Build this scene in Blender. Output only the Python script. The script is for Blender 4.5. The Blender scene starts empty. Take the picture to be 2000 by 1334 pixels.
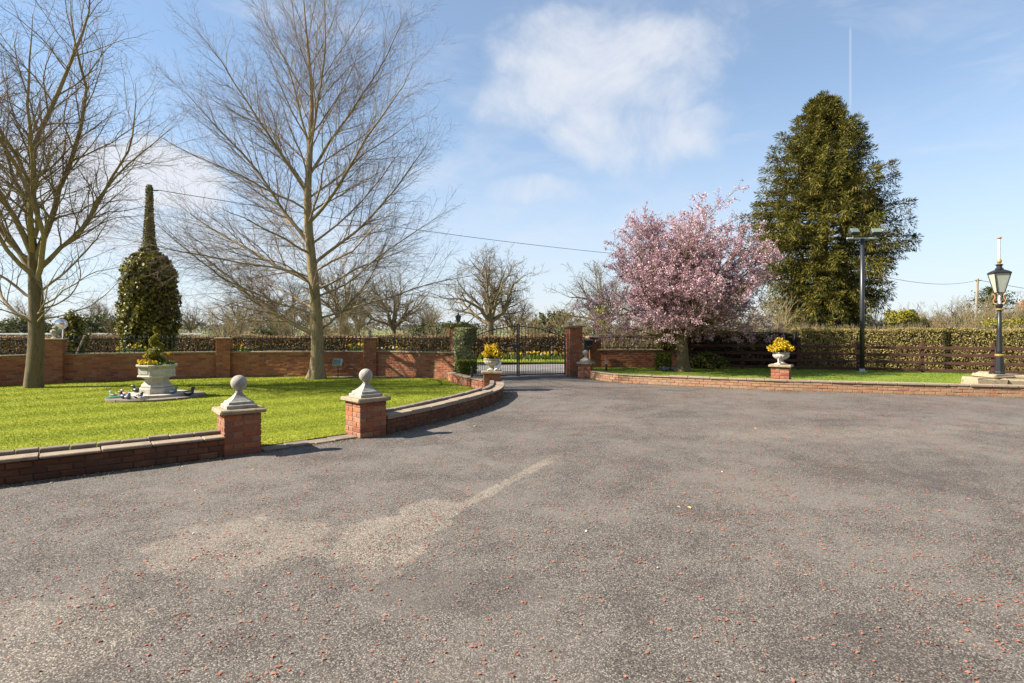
import bpy, bmesh, math, random
import numpy as np
from mathutils import Vector

random.seed(7)
SC = bpy.context.scene
COL = SC.collection
R = math.radians

# ------------------------------------------------------------------ camera
CAM_H = 1.65
cam_d = bpy.data.cameras.new('camera')
cam_d.lens = 20.0
cam_d.sensor_width = 36.0
cam_d.shift_y = -0.0135
cam_d.clip_start = 0.05
cam_d.clip_end = 4000
cam = bpy.data.objects.new('camera', cam_d)
COL.objects.link(cam)
cam.location = (0, 0, CAM_H)
cam.rotation_euler = (R(90), 0, 0)
SC.camera = cam

# ------------------------------------------------------------------ node helpers
def nd(nt, t, ins=None, **props):
    n = nt.nodes.new(t)
    for k, v in props.items():
        setattr(n, k, v)
    for k, v in (ins or {}).items():
        s = n.inputs[k]
        if isinstance(v, bpy.types.NodeSocket):
            nt.links.new(v, s)
        else:
            s.default_value = v
    return n

def mth(nt, op, a, b=None, c=None, clamp=False):
    d = {0: a}
    if b is not None: d[1] = b
    if c is not None: d[2] = c
    return nd(nt, 'ShaderNodeMath', d, operation=op, use_clamp=clamp).outputs[0]

def mixc(nt, f, a, b, blend='MIX'):
    n = nd(nt, 'ShaderNodeMix', None, data_type='RGBA', blend_type=blend)
    for i, v in ((0, f), (6, a), (7, b)):
        if isinstance(v, bpy.types.NodeSocket):
            nt.links.new(v, n.inputs[i])
        else:
            n.inputs[i].default_value = v if i == 0 else (*v[:3], 1)
    return n.outputs[2]

def ramp(nt, fac, stops, interp='LINEAR'):
    n = nd(nt, 'ShaderNodeValToRGB', {0: fac})
    cr = n.color_ramp
    cr.interpolation = interp
    while len(cr.elements) < len(stops):
        cr.elements.new(0.5)
    for e, (p, c) in zip(cr.elements, stops):
        e.position = p
        e.color = (*c[:3], 1) if not isinstance(c, float) else (c, c, c, 1)
    return n.outputs[0]

def noise(nt, vec, scale, detail=4, rough=0.55, dist=0.0):
    n = nd(nt, 'ShaderNodeTexNoise', {'Scale': scale, 'Detail': detail, 'Roughness': rough, 'Distortion': dist})
    if vec is not None:
        nt.links.new(vec, n.inputs['Vector'])
    return n.outputs[0]

def smooth(nt, x, a, b):
    n = nd(nt, 'ShaderNodeMapRange', {0: x, 1: a, 2: b, 3: 0.0, 4: 1.0}, interpolation_type='SMOOTHSTEP')
    return n.outputs[0]

def new_mat(name):
    m = bpy.data.materials.new(name)
    m.use_nodes = True
    nt = m.node_tree
    nt.nodes.clear()
    out = nd(nt, 'ShaderNodeOutputMaterial')
    return m, nt, out

def finish(nt, out, color, rough=0.8, bump=None, bstr=0.3, bdist=0.01, metal=0.0, spec=0.3, trans=None):
    p = nd(nt, 'ShaderNodeBsdfPrincipled', {'Roughness': rough, 'Metallic': metal, 'Specular IOR Level': spec})
    if isinstance(color, bpy.types.NodeSocket):
        nt.links.new(color, p.inputs['Base Color'])
    else:
        p.inputs['Base Color'].default_value = (*color[:3], 1)
    if bump is not None:
        b = nd(nt, 'ShaderNodeBump', {'Strength': bstr, 'Distance': bdist, 'Height': bump})
        nt.links.new(b.outputs[0], p.inputs['Normal'])
    sh = p.outputs[0]
    if trans:
        t = nd(nt, 'ShaderNodeBsdfTranslucent')
        if isinstance(color, bpy.types.NodeSocket):
            nt.links.new(color, t.inputs[0])
        else:
            t.inputs[0].default_value = (*color[:3], 1)
        mx = nd(nt, 'ShaderNodeMixShader', {0: trans, 1: sh, 2: t.outputs[0]})
        sh = mx.outputs[0]
    nt.links.new(sh, out.inputs[0])
    return p

# ------------------------------------------------------------------ world: sky, clouds, sun
SUN_EL = 38.0
SUN_AZ_VEC = Vector((-1.0, -0.13, 0)).normalized()
sun_dir = Vector((SUN_AZ_VEC.x * math.cos(R(SUN_EL)), SUN_AZ_VEC.y * math.cos(R(SUN_EL)), math.sin(R(SUN_EL))))

world = bpy.data.worlds.new('World')
SC.world = world
world.use_nodes = True
world.cycles.sampling_method = 'MANUAL'
world.cycles.sample_map_resolution = 256
wn = world.node_tree
wn.nodes.clear()
wout = nd(wn, 'ShaderNodeOutputWorld')
sky = nd(wn, 'ShaderNodeTexSky', None, sky_type='NISHITA', sun_disc=False, sun_elevation=R(SUN_EL), sun_rotation=R(-97.4),
         altitude=100.0, air_density=1.0, dust_density=0.25, ozone_density=2.2)
tc = nd(wn, 'ShaderNodeTexCoord')
sep = nd(wn, 'ShaderNodeSeparateXYZ', {0: tc.outputs['Generated']})
az = mth(wn, 'ARCTAN2', sep.outputs[0], sep.outputs[1])
el = mth(wn, 'ARCSINE', sep.outputs[2])
warp = nd(wn, 'ShaderNodeTexNoise', {'Vector': tc.outputs['Generated'], 'Scale': 4.5, 'Detail': 5, 'Roughness': 0.55})
wv = nd(wn, 'ShaderNodeSeparateXYZ', {0: warp.outputs['Color']})
azw = mth(wn, 'ADD', az, mth(wn, 'MULTIPLY', mth(wn, 'SUBTRACT', wv.outputs[0], 0.5), 0.24))
elw = mth(wn, 'ADD', el, mth(wn, 'MULTIPLY', mth(wn, 'SUBTRACT', wv.outputs[1], 0.5), 0.16))
# cumulus: azimuth, elevation, half width, half height (radians), weight
CLOUDS = [(0.16, 0.43, 0.20, 0.085, 1.0), (0.22, 0.335, 0.15, 0.06, 0.85), (0.02, 0.37, 0.10, 0.05, 0.7),
          (0.02, 0.235, 0.085, 0.035, 0.75), (-0.05, 0.295, 0.035, 0.022, 0.6), (-0.59, 0.215, 0.14, 0.06, 1.6), (-0.72, 0.15, 0.16, 0.06, 1.1), (-0.50, 0.13, 0.22, 0.06, 0.8),
          (0.47, 0.50, 0.2, 0.035, 0.42), (0.13, 0.14, 0.06, 0.012, 0.55), (0.7, 0.185, 0.15, 0.03, 0.25), (-1.6, 0.5, 0.3, 0.1, 0.8), (1.9, 0.45, 0.3, 0.1, 0.8), (2.8, 0.4, 0.35, 0.1, 0.8), (-2.5, 0.35, 0.3, 0.1, 0.8)]
cl = None
for a0, e0, sa, se, w in CLOUDS:
    da = mth(wn, 'DIVIDE', mth(wn, 'SUBTRACT', azw, a0), sa)
    de = mth(wn, 'DIVIDE', mth(wn, 'SUBTRACT', elw, e0), se)
    d2 = mth(wn, 'ADD', mth(wn, 'MULTIPLY', da, da), mth(wn, 'MULTIPLY', de, de))
    g = mth(wn, 'MULTIPLY', mth(wn, 'SUBTRACT', 1.0, smooth(wn, d2, 0.0, 2.2)), w)
    cl = g if cl is None else mth(wn, 'MAXIMUM', cl, g)
fine = nd(wn, 'ShaderNodeTexNoise', {'Vector': tc.outputs['Generated'], 'Scale': 6.5, 'Detail': 8, 'Roughness': 0.63, 'Distortion': 0.35})
cl = mth(wn, 'MULTIPLY', smooth(wn, mth(wn, 'ADD', mth(wn, 'MULTIPLY', cl, 1.15), mth(wn, 'MULTIPLY', mth(wn, 'SUBTRACT', fine.outputs[0], 0.5), 2.2)), 0.22, 1.5), 0.93)
# thin veil of cirrus everywhere plus milkiness towards the horizon
stretch = nd(wn, 'ShaderNodeMapping', {'Vector': tc.outputs['Generated'], 'Scale': (2.0, 2.0, 7.0)})
cir = nd(wn, 'ShaderNodeTexNoise', {'Vector': stretch.outputs[0], 'Scale': 2.2, 'Detail': 6, 'Roughness': 0.6, 'Distortion': 0.6})
veil = mth(wn, 'MULTIPLY', smooth(wn, cir.outputs[0], 0.45, 0.8), 0.34)
low = mth(wn, 'ADD', 0.20, mth(wn, 'MULTIPLY', mth(wn, 'SUBTRACT', 1.0, smooth(wn, el, -0.05, 0.42)), 0.62))
# vapour trails: thin straight streaks
def trail(a0, e0, a1, e1, w, k):
    dx, dy = a1 - a0, e1 - e0
    L = math.hypot(dx, dy)
    ux, uy = dx / L, dy / L
    px = mth(wn, 'SUBTRACT', az, a0)
    py = mth(wn, 'SUBTRACT', el, e0)
    t = mth(wn, 'ADD', mth(wn, 'MULTIPLY', px, ux), mth(wn, 'MULTIPLY', py, uy))
    o = mth(wn, 'ABSOLUTE', mth(wn, 'SUBTRACT', mth(wn, 'MULTIPLY', px, uy), mth(wn, 'MULTIPLY', py, ux)))
    m = mth(wn, 'MULTIPLY', smooth(wn, t, 0.0, L * 0.1), mth(wn, 'SUBTRACT', 1.0, smooth(wn, t, L * 0.75, L)))
    return mth(wn, 'MULTIPLY', mth(wn, 'MULTIPLY', m, mth(wn, 'SUBTRACT', 1.0, smooth(wn, o, 0.0, w))), k)
tr = mth(wn, 'MAXIMUM', trail(0.5365, 0.432, 0.5365, 0.30, 0.0024, 0.36), trail(0.155, 0.278, 0.245, 0.318, 0.0026, 0.3))
cover = mth(wn, 'MAXIMUM', mth(wn, 'MAXIMUM', cl, veil), tr)
cover = mth(wn, 'MINIMUM', cover, 0.97)
bg = nd(wn, 'ShaderNodeBackground', {1: 0.066})
tint = mixc(wn, 1.0, sky.outputs[0], (0.98, 1.16, 1.19), 'MULTIPLY')
hazy = mixc(wn, low, tint, (4.7, 4.95, 5.65))
skyc = mixc(wn, cover, hazy, (5.1, 5.3, 5.7))
wn.links.new(skyc, bg.inputs[0])
wn.links.new(bg.outputs[0], wout.inputs[0])

sun_d = bpy.data.lights.new('sun', 'SUN')
sun_d.energy = 5.0
sun_d.angle = R(0.53)
sun_d.color = (1.0, 0.93, 0.82)
sun = bpy.data.objects.new('sun', sun_d)
COL.objects.link(sun)
sun.location = (-20, 0, 20)
sun.rotation_euler = sun_dir.to_track_quat('Z', 'Y').to_euler()

vs = SC.view_settings
vs.view_transform = 'Standard'
vs.look = 'None'
vs.exposure = 1.32
vs.gamma = 1.0
vs.use_curve_mapping = False
SC.cycles.max_bounces = 5
SC.cycles.diffuse_bounces = 2
SC.cycles.glossy_bounces = 2
SC.cycles.transmission_bounces = 3
SC.cycles.caustics_reflective = False
SC.cycles.caustics_refractive = False

# ------------------------------------------------------------------ mesh helpers
def org(o):
    v = Vector((0, 0, 0))
    while o is not None:
        v = v + Vector(o.location)
        o = o.parent
    return v

def mesh_np(name, V, F):
    V = np.asarray(V, dtype=np.float32)
    F = np.asarray(F, dtype=np.int32)
    me = bpy.data.meshes.new(name)
    me.vertices.add(len(V)); me.vertices.foreach_set('co', V.ravel())
    me.loops.add(F.size); me.loops.foreach_set('vertex_index', F.ravel())
    me.polygons.add(len(F)); me.polygons.foreach_set('loop_start', np.arange(0, F.size, F.shape[1], dtype=np.int32))
    me.update(calc_edges=True)
    return me

def link(name, me, mat=None, parent=None, loc=None, rotz=0.0, smooth_=False, kind=None):
    o = bpy.data.objects.new(name, me)
    COL.objects.link(o)
    if me is not None and mat is not None and len(me.materials) == 0:
        me.materials.append(mat)
    if parent is not None:
        o.parent = parent
    if loc is not None:
        o.location = loc
    if rotz:
        o.rotation_euler = (0, 0, rotz)
    if smooth_ and me is not None:
        me.polygons.foreach_set('use_smooth', np.ones(len(me.polygons), dtype=bool))
    if kind:
        o['kind'] = kind
    return o

def np_obj(name, V, F, mat, parent=None, world=False, smooth_=False, kind=None):
    V = np.asarray(V, dtype=np.float64)
    if world and parent is not None:
        V = V - np.array(org(parent))
    return link(name, mesh_np(name, V, F), mat, parent, smooth_=smooth_, kind=kind)

def py_obj(name, V, F, mat, parent=None, world=False, smooth_=False, kind=None):
    me = bpy.data.meshes.new(name)
    if world and parent is not None:
        q = org(parent)
        V = [(v[0] - q.x, v[1] - q.y, v[2] - q.z) for v in V]
    me.from_pydata([tuple(v) for v in V], [], [tuple(f) for f in F])
    me.update()
    return link(name, me, mat, parent, smooth_=smooth_, kind=kind)

def thing(name, label, cat, loc=(0, 0, 0), rotz=0.0, group=None):
    o = bpy.data.objects.new(name, None)
    o.empty_display_size = 0.1
    COL.objects.link(o)
    o.location = loc
    o.rotation_euler = (0, 0, rotz)
    tag(o, label, cat, group, 'thing')
    return o

def tag(o, label=None, cat=None, group=None, kind=None):
    if label: o['label'] = label
    if cat: o['category'] = cat
    if group: o['group'] = group
    if kind: o['kind'] = kind
    return o

class MB:
    """collects simple shapes into one mesh"""
    def __init__(s):
        s.V = []; s.F = []
    def add(s, V, F):
        n = len(s.V)
        s.V += [tuple(v) for v in V]
        s.F += [tuple(i + n for i in f) for f in F]
        return s
    def box(s, x0, x1, y0, y1, z0, z1):
        return s.add([(x0, y0, z0), (x1, y0, z0), (x1, y1, z0), (x0, y1, z0), (x0, y0, z1), (x1, y0, z1), (x1, y1, z1), (x0, y1, z1)],
                     [(0, 3, 2, 1), (4, 5, 6, 7), (0, 1, 5, 4), (1, 2, 6, 5), (2, 3, 7, 6), (3, 0, 4, 7)])
    def lathe(s, prof, k=16, c=(0, 0, 0), phase=0.0, rib=None, cap=True):
        V = []
        for i, (r, z) in enumerate(prof):
            for j in range(k):
                a = phase + 2 * math.pi * j / k
                rr = r * (1 + (rib(i, a) if rib else 0))
                V.append((c[0] + rr * math.cos(a), c[1] + rr * math.sin(a), c[2] + z))
        F = []
        for i in range(len(prof) - 1):
            for j in range(k):
                j2 = (j + 1) % k
                F.append((i * k + j, i * k + j2, (i + 1) * k + j2, (i + 1) * k + j))
        if cap:
            F.append(tuple(range(k - 1, -1, -1)))
            F.append(tuple((len(prof) - 1) * k + j for j in range(k)))
        return s.add(V, F)
    def tube(s, pts, rad, k=8):
        pts = [Vector(p) for p in pts]
        n = len(pts)
        V = []
        ref = Vector((0, 0, 1)) if abs((pts[-1] - pts[0]).normalized().z) < 0.8 else Vector((1, 0, 0))
        for i, p in enumerate(pts):
            t = (pts[min(i + 1, n - 1)] - pts[max(i - 1, 0)]).normalized()
            u = t.cross(ref).normalized(); w = t.cross(u)
            r = rad[i] if isinstance(rad, (list, tuple)) else rad
            for j in range(k):
                a = 2 * math.pi * j / k
                V.append(p + r * (math.cos(a) * u + math.sin(a) * w))
        F = []
        for i in range(n - 1):
            for j in range(k):
                j2 = (j + 1) % k
                F.append((i * k + j, (i + 1) * k + j, (i + 1) * k + j2, i * k + j2))
        F.append(tuple(range(k)))
        F.append(tuple((n - 1) * k + j for j in range(k - 1, -1, -1)))
        return s.add(V, F)
    def build(s, name, mat, parent=None, world=False, smooth_=False, kind=None):
        return py_obj(name, s.V, s.F, mat, parent, world, smooth_, kind)

def chamfer_mesh(name, sx, sy, sz, ch, jit=0.0, seed=0):
    bm = bmesh.new()
    bmesh.ops.create_cube(bm, size=1.0)
    for v in bm.verts:
        v.co = Vector((v.co.x * sx, v.co.y * sy, v.co.z * sz))
    bmesh.ops.bevel(bm, geom=bm.edges[:], offset=ch, segments=1, affect='EDGES', profile=0.5)
    if jit:
        rg = random.Random(seed)
        for v in bm.verts:
            v.co += Vector((rg.uniform(-jit, jit), rg.uniform(-jit, jit), rg.uniform(-jit, jit)))
    me = bpy.data.meshes.new(name)
    bm.to_mesh(me); bm.free()
    return me

class Path:
    """smoothed ground line running so that its front (seen side) is on its right hand"""
    def __init__(s, pts, smooth_=True):
        P = [Vector((p[0], p[1])) for p in pts]
        if smooth_ and len(P) > 2:
            Q = [P[0] * 2 - P[1]] + P + [P[-1] * 2 - P[-2]]
            out = []
            for i in range(1, len(Q) - 2):
                for j in range(12):
                    t = j / 12
                    a, b, c, d = Q[i - 1], Q[i], Q[i + 1], Q[i + 2]
                    out.append(0.5 * ((2 * b) + (c - a) * t + (2 * a - 5 * b + 4 * c - d) * t * t + (-a + 3 * b - 3 * c + d) * t ** 3))
            out.append(P[-1])
            P = out
        s.P = P
        s.S = [0.0]
        for i in range(1, len(P)):
            s.S.append(s.S[-1] + (P[i] - P[i - 1]).length)
        s.L = s.S[-1]
    def at(s, t):
        t = min(max(t, 0), s.L)
        i = 1
        while i < len(s.S) - 1 and s.S[i] < t:
            i += 1
        f = (t - s.S[i - 1]) / (s.S[i] - s.S[i - 1])
        p = s.P[i - 1].lerp(s.P[i], f)
        d = (s.P[i] - s.P[i - 1]).normalized()
        return p, d
    def off(s, t, o):
        """point o metres behind the front line"""
        p, d = s.at(t)
        n = Vector((d.y, -d.x))
        return p - n * o

def strip(path, s0, s1, o0, o1, z0, z1, n=None):
    n = n or max(1, int((s1 - s0) / 0.3))
    V = []
    for i in range(n + 1):
        t = s0 + (s1 - s0) * i / n
        a = path.off(t, o0); b = path.off(t, o1)
        V += [(a.x, a.y, z0), (b.x, b.y, z0), (b.x, b.y, z1), (a.x, a.y, z1)]
    F = []
    for i in range(n):
        for j in range(4):
            j2 = (j + 1) % 4
            F.append((i * 4 + j, (i + 1) * 4 + j, (i + 1) * 4 + j2, i * 4 + j2))
    F.append((0, 1, 2, 3)); F.append((n * 4 + 3, n * 4 + 2, n * 4 + 1, n * 4))
    return V, F

class Acc:
    """batches of tubes, swept in numpy"""
    def __init__(s):
        s.b = {}
    def add(s, pts, rad, k):
        s.b.setdefault((len(pts), k), []).append((pts, rad))
    def arrays(s):
        Vs, Fs, n0 = [], [], 0
        for (n, k), lst in s.b.items():
            P = np.array([x[0] for x in lst], dtype=np.float64)
            Rr = np.array([x[1] for x in lst], dtype=np.float64)
            B = len(lst)
            T = np.gradient(P, axis=1)
            T /= np.linalg.norm(T, axis=2, keepdims=True) + 1e-9
            mt = T.mean(axis=1)
            ref = np.where(np.abs(mt[:, 2:3]) > 0.75, np.array([[1.0, 0.13, 0]]), np.array([[0.1, 0, 1.0]]))[:, None, :]
            U = np.cross(T, np.broadcast_to(ref, T.shape)); U /= np.linalg.norm(U, axis=2, keepdims=True) + 1e-9
            W = np.cross(T, U)
            a = np.arange(k) * 2 * math.pi / k
            ring = P[:, :, None, :] + Rr[:, :, None, None] * (np.cos(a)[None, None, :, None] * U[:, :, None, :] + np.sin(a)[None, None, :, None] * W[:, :, None, :])
            Vs.append(ring.reshape(-1, 3))
            base = (np.arange(B) * n * k)[:, None, None]
            i = (np.arange(n - 1) * k)[None, :, None]
            j = np.arange(k)[None, None, :]
            j2 = (np.arange(k) + 1) % k
            j2 = j2[None, None, :]
            F = np.stack([base + i + j, base + i + k + j, base + i + k + j2, base + i + j2], axis=-1).reshape(-1, 4)
            Fs.append(F + n0)
            n0 += B * n * k
        return np.concatenate(Vs), np.concatenate(Fs)
    def build(s, name, mat, parent=None, kind=None, off=None):
        V, F = s.arrays()
        if off is not None:
            V = V - np.array(off)
        return np_obj(name, V, F, mat, parent, smooth_=True, kind=kind)

def vnorm(x, y, z):
    l = math.sqrt(x * x + y * y + z * z) + 1e-9
    return x / l, y / l, z / l

def grow(acc, p, d, L, r, lvl, cfg, rng, rec=None):
    c = cfg[lvl]
    n = c['n']
    pts = [p]
    dirs = [d]
    x, y, z = p
    dx, dy, dz = d
    jit, up = c['jit'], c['up']
    st = L / n
    for i in range(n):
        u = up * (c.get('upend', 1.0) if i > n * 0.5 else 1.0)
        dx, dy, dz = vnorm(dx + rng.gauss(0, jit), dy + rng.gauss(0, jit), dz + rng.gauss(0, jit) + u)
        x += dx * st; y += dy * st; z += dz * st
        pts.append((x, y, z)); dirs.append((dx, dy, dz))
    rt = c.get('rt', 0.003)
    rad = [rt + (r - rt) * (1 - i / n) ** 0.85 if r > rt else rt for i in range(n + 1)]
    (acc[0] if lvl < 2 else acc[1]).add(pts, rad, c['k']) if isinstance(acc, tuple) else acc.add(pts, rad, c['k'])
    if rec is not None and c.get('rec'):
        rec.append(pts)
    if lvl + 1 >= len(cfg):
        return
    nk = c['kids']
    nk = int(nk * L + rng.random()) if c.get('perm', True) else nk
    ph = rng.random() * 6.28
    t0 = c['t0']
    for j in range(nk):
        t = t0 + (1 - t0) * (j + rng.random()) / nk
        f = t * n
        i = min(int(f), n - 1)
        f -= i
        a, b = pts[i], pts[i + 1]
        q = (a[0] + (b[0] - a[0]) * f, a[1] + (b[1] - a[1]) * f, a[2] + (b[2] - a[2]) * f)
        e = dirs[i + 1]
        # perpendicular frame
        if abs(e[2]) < 0.9:
            ux, uy, uz = vnorm(e[1], -e[0], 0)
        else:
            ux, uy, uz = vnorm(0, e[2], -e[1])
        wx, wy, wz = e[1] * uz - e[2] * uy, e[2] * ux - e[0] * uz, e[0] * uy - e[1] * ux
        ph += 2.4 + rng.uniform(-0.5, 0.5)
        an = rng.uniform(c['a0'], c['a1'])
        ca, sa = math.cos(an), math.sin(an)
        cp, sp = math.cos(ph), math.sin(ph) * c.get('flat', 1.0)
        cd = vnorm(e[0] * ca + sa * (ux * cp + wx * sp), e[1] * ca + sa * (uy * cp + wy * sp), e[2] * ca + sa * (uz * cp + wz * sp))
        cl_ = L * rng.uniform(c['l0'], c['l1']) * (1 - c['lt'] * t)
        if cl_ < 0.05:
            continue
        rr = rad[i] * (1 - f) + rad[i + 1] * f
        grow(acc, q, cd, cl_, max(rr * c['rr'], 0.001), lvl + 1, cfg, rng, rec)

def leaf_quads(C, size, rng, aspect=0.6, nrm=None, spread=1.0, along=None, aspread=1.0):
    """one small pointed leaf face per centre; returns V, F"""
    n = len(C)
    C = np.asarray(C)
    A = rng.normal(size=(n, 3))
    if along is not None:
        A = along + A * aspread
    A /= np.linalg.norm(A, axis=1, keepdims=True) + 1e-9
    Nn = rng.normal(size=(n, 3))
    if nrm is not None:
        Nn = nrm + Nn * spread
    B = np.cross(A, Nn); B /= np.linalg.norm(B, axis=1, keepdims=True) + 1e-9
    s = np.asarray(size) * rng.uniform(0.65, 1.35, size=n)
    s = s[:, None]
    V = np.stack([C - A * s * 0.5, C + B * s * 0.5 * aspect + A * s * 0.05, C + A * s * 0.5, C - B * s * 0.5 * aspect + A * s * 0.05], axis=1).reshape(-1, 3)
    F = np.arange(n * 4).reshape(-1, 4)
    return V, F

def in_poly(x, y, poly):
    inside = np.zeros(len(x), dtype=bool)
    j = len(poly) - 1
    for i in range(len(poly)):
        xi, yi = poly[i]; xj, yj = poly[j]
        c = ((yi > y) != (yj > y)) & (x < (xj - xi) * (y - yi) / (yj - yi + 1e-12) + xi)
        inside ^= c
        j = i
    return inside

# ------------------------------------------------------------------ materials
def pos_vec(nt):
    return nd(nt, 'ShaderNodeNewGeometry').outputs['Position']

def obj_vec(nt):
    return nd(nt, 'ShaderNodeTexCoord').outputs['Object']

def mat_leaf(name, cols, trans=0.3, rough=0.5, spec=0.3):
    m, nt, out = new_mat(name)
    g = nd(nt, 'ShaderNodeNewGeometry')
    n = len(cols)
    c = ramp(nt, g.outputs['Random Per Island'], [(i / max(1, n - 1), cc) for i, cc in enumerate(cols)])
    finish(nt, out, c, rough=rough, spec=spec, trans=trans)
    return m

def mat_noise(name, c0, c1, scale=8, rough=0.85, bstr=0.3, bscale=None, c2=None, spec=0.25, metal=0.0, coords='world', stretch=None, detail=6, bdist=0.01):
    m, nt, out = new_mat(name)
    v = pos_vec(nt) if coords == 'world' else obj_vec(nt)
    if stretch:
        v = nd(nt, 'ShaderNodeMapping', {'Vector': v, 'Scale': stretch}).outputs[0]
    f = noise(nt, v, scale, detail, 0.6)
    st = [(0.3, c0), (0.68, c1)]
    if c2: st = [(0.28, c0), (0.5, c1), (0.7, c2)]
    c = ramp(nt, f, st)
    b = noise(nt, v, bscale or scale * 5, 5, 0.6)
    finish(nt, out, c, rough=rough, bump=b, bstr=bstr, bdist=bdist, spec=spec, metal=metal)
    return m

def mat_brick(name='red brick', grime=0.0, lime=0.0):
    m, nt, out = new_mat(name)
    oi = nd(nt, 'ShaderNodeObjectInfo')
    c = ramp(nt, oi.outputs['Random'], [(0.0, (0.29, 0.093, 0.045)), (0.2, (0.39, 0.145, 0.066)), (0.4, (0.23, 0.075, 0.044)), (0.55, (0.42, 0.175, 0.083)), (0.75, (0.35, 0.115, 0.056)), (0.9, (0.40, 0.20, 0.105)), (1.0, (0.18, 0.07, 0.048))])
    v = pos_vec(nt)
    f = noise(nt, v, 22, 6, 0.65)
    c = mixc(nt, mth(nt, 'MULTIPLY', smooth(nt, f, 0.35, 0.75), 0.5), c, (0.17, 0.07, 0.05))
    st = noise(nt, v, 3.2, 6, 0.7, 0.5)
    c = mixc(nt, mth(nt, 'MULTIPLY', smooth(nt, st, 0.52, 0.7), 0.42), c, (0.38, 0.26, 0.16))
    mo = noise(nt, v, 4.7, 5, 0.7, 0.2)
    c = mixc(nt, mth(nt, 'MULTIPLY', smooth(nt, mo, 0.62, 0.75), 0.55), c, (0.16, 0.14, 0.06))
    if lime:
        ln = noise(nt, v, 5.0, 6, 0.7, 0.4)
        c = mixc(nt, mth(nt, 'ADD', lime - 0.25, mth(nt, 'MULTIPLY', smooth(nt, ln, 0.35, 0.6), 0.5)), c, (0.36, 0.25, 0.15))
    if grime:
        gn = noise(nt, v, 2.6, 6, 0.7, 0.4)
        c = mixc(nt, mth(nt, 'ADD', grime - 0.25, mth(nt, 'MULTIPLY', smooth(nt, gn, 0.35, 0.6), 0.25)), c, (0.045, 0.032, 0.022))
    b = noise(nt, v, 120, 4, 0.7)
    finish(nt, out, c, rough=0.9, bump=b, bstr=0.5, bdist=0.004, spec=0.2)
    return m

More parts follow.
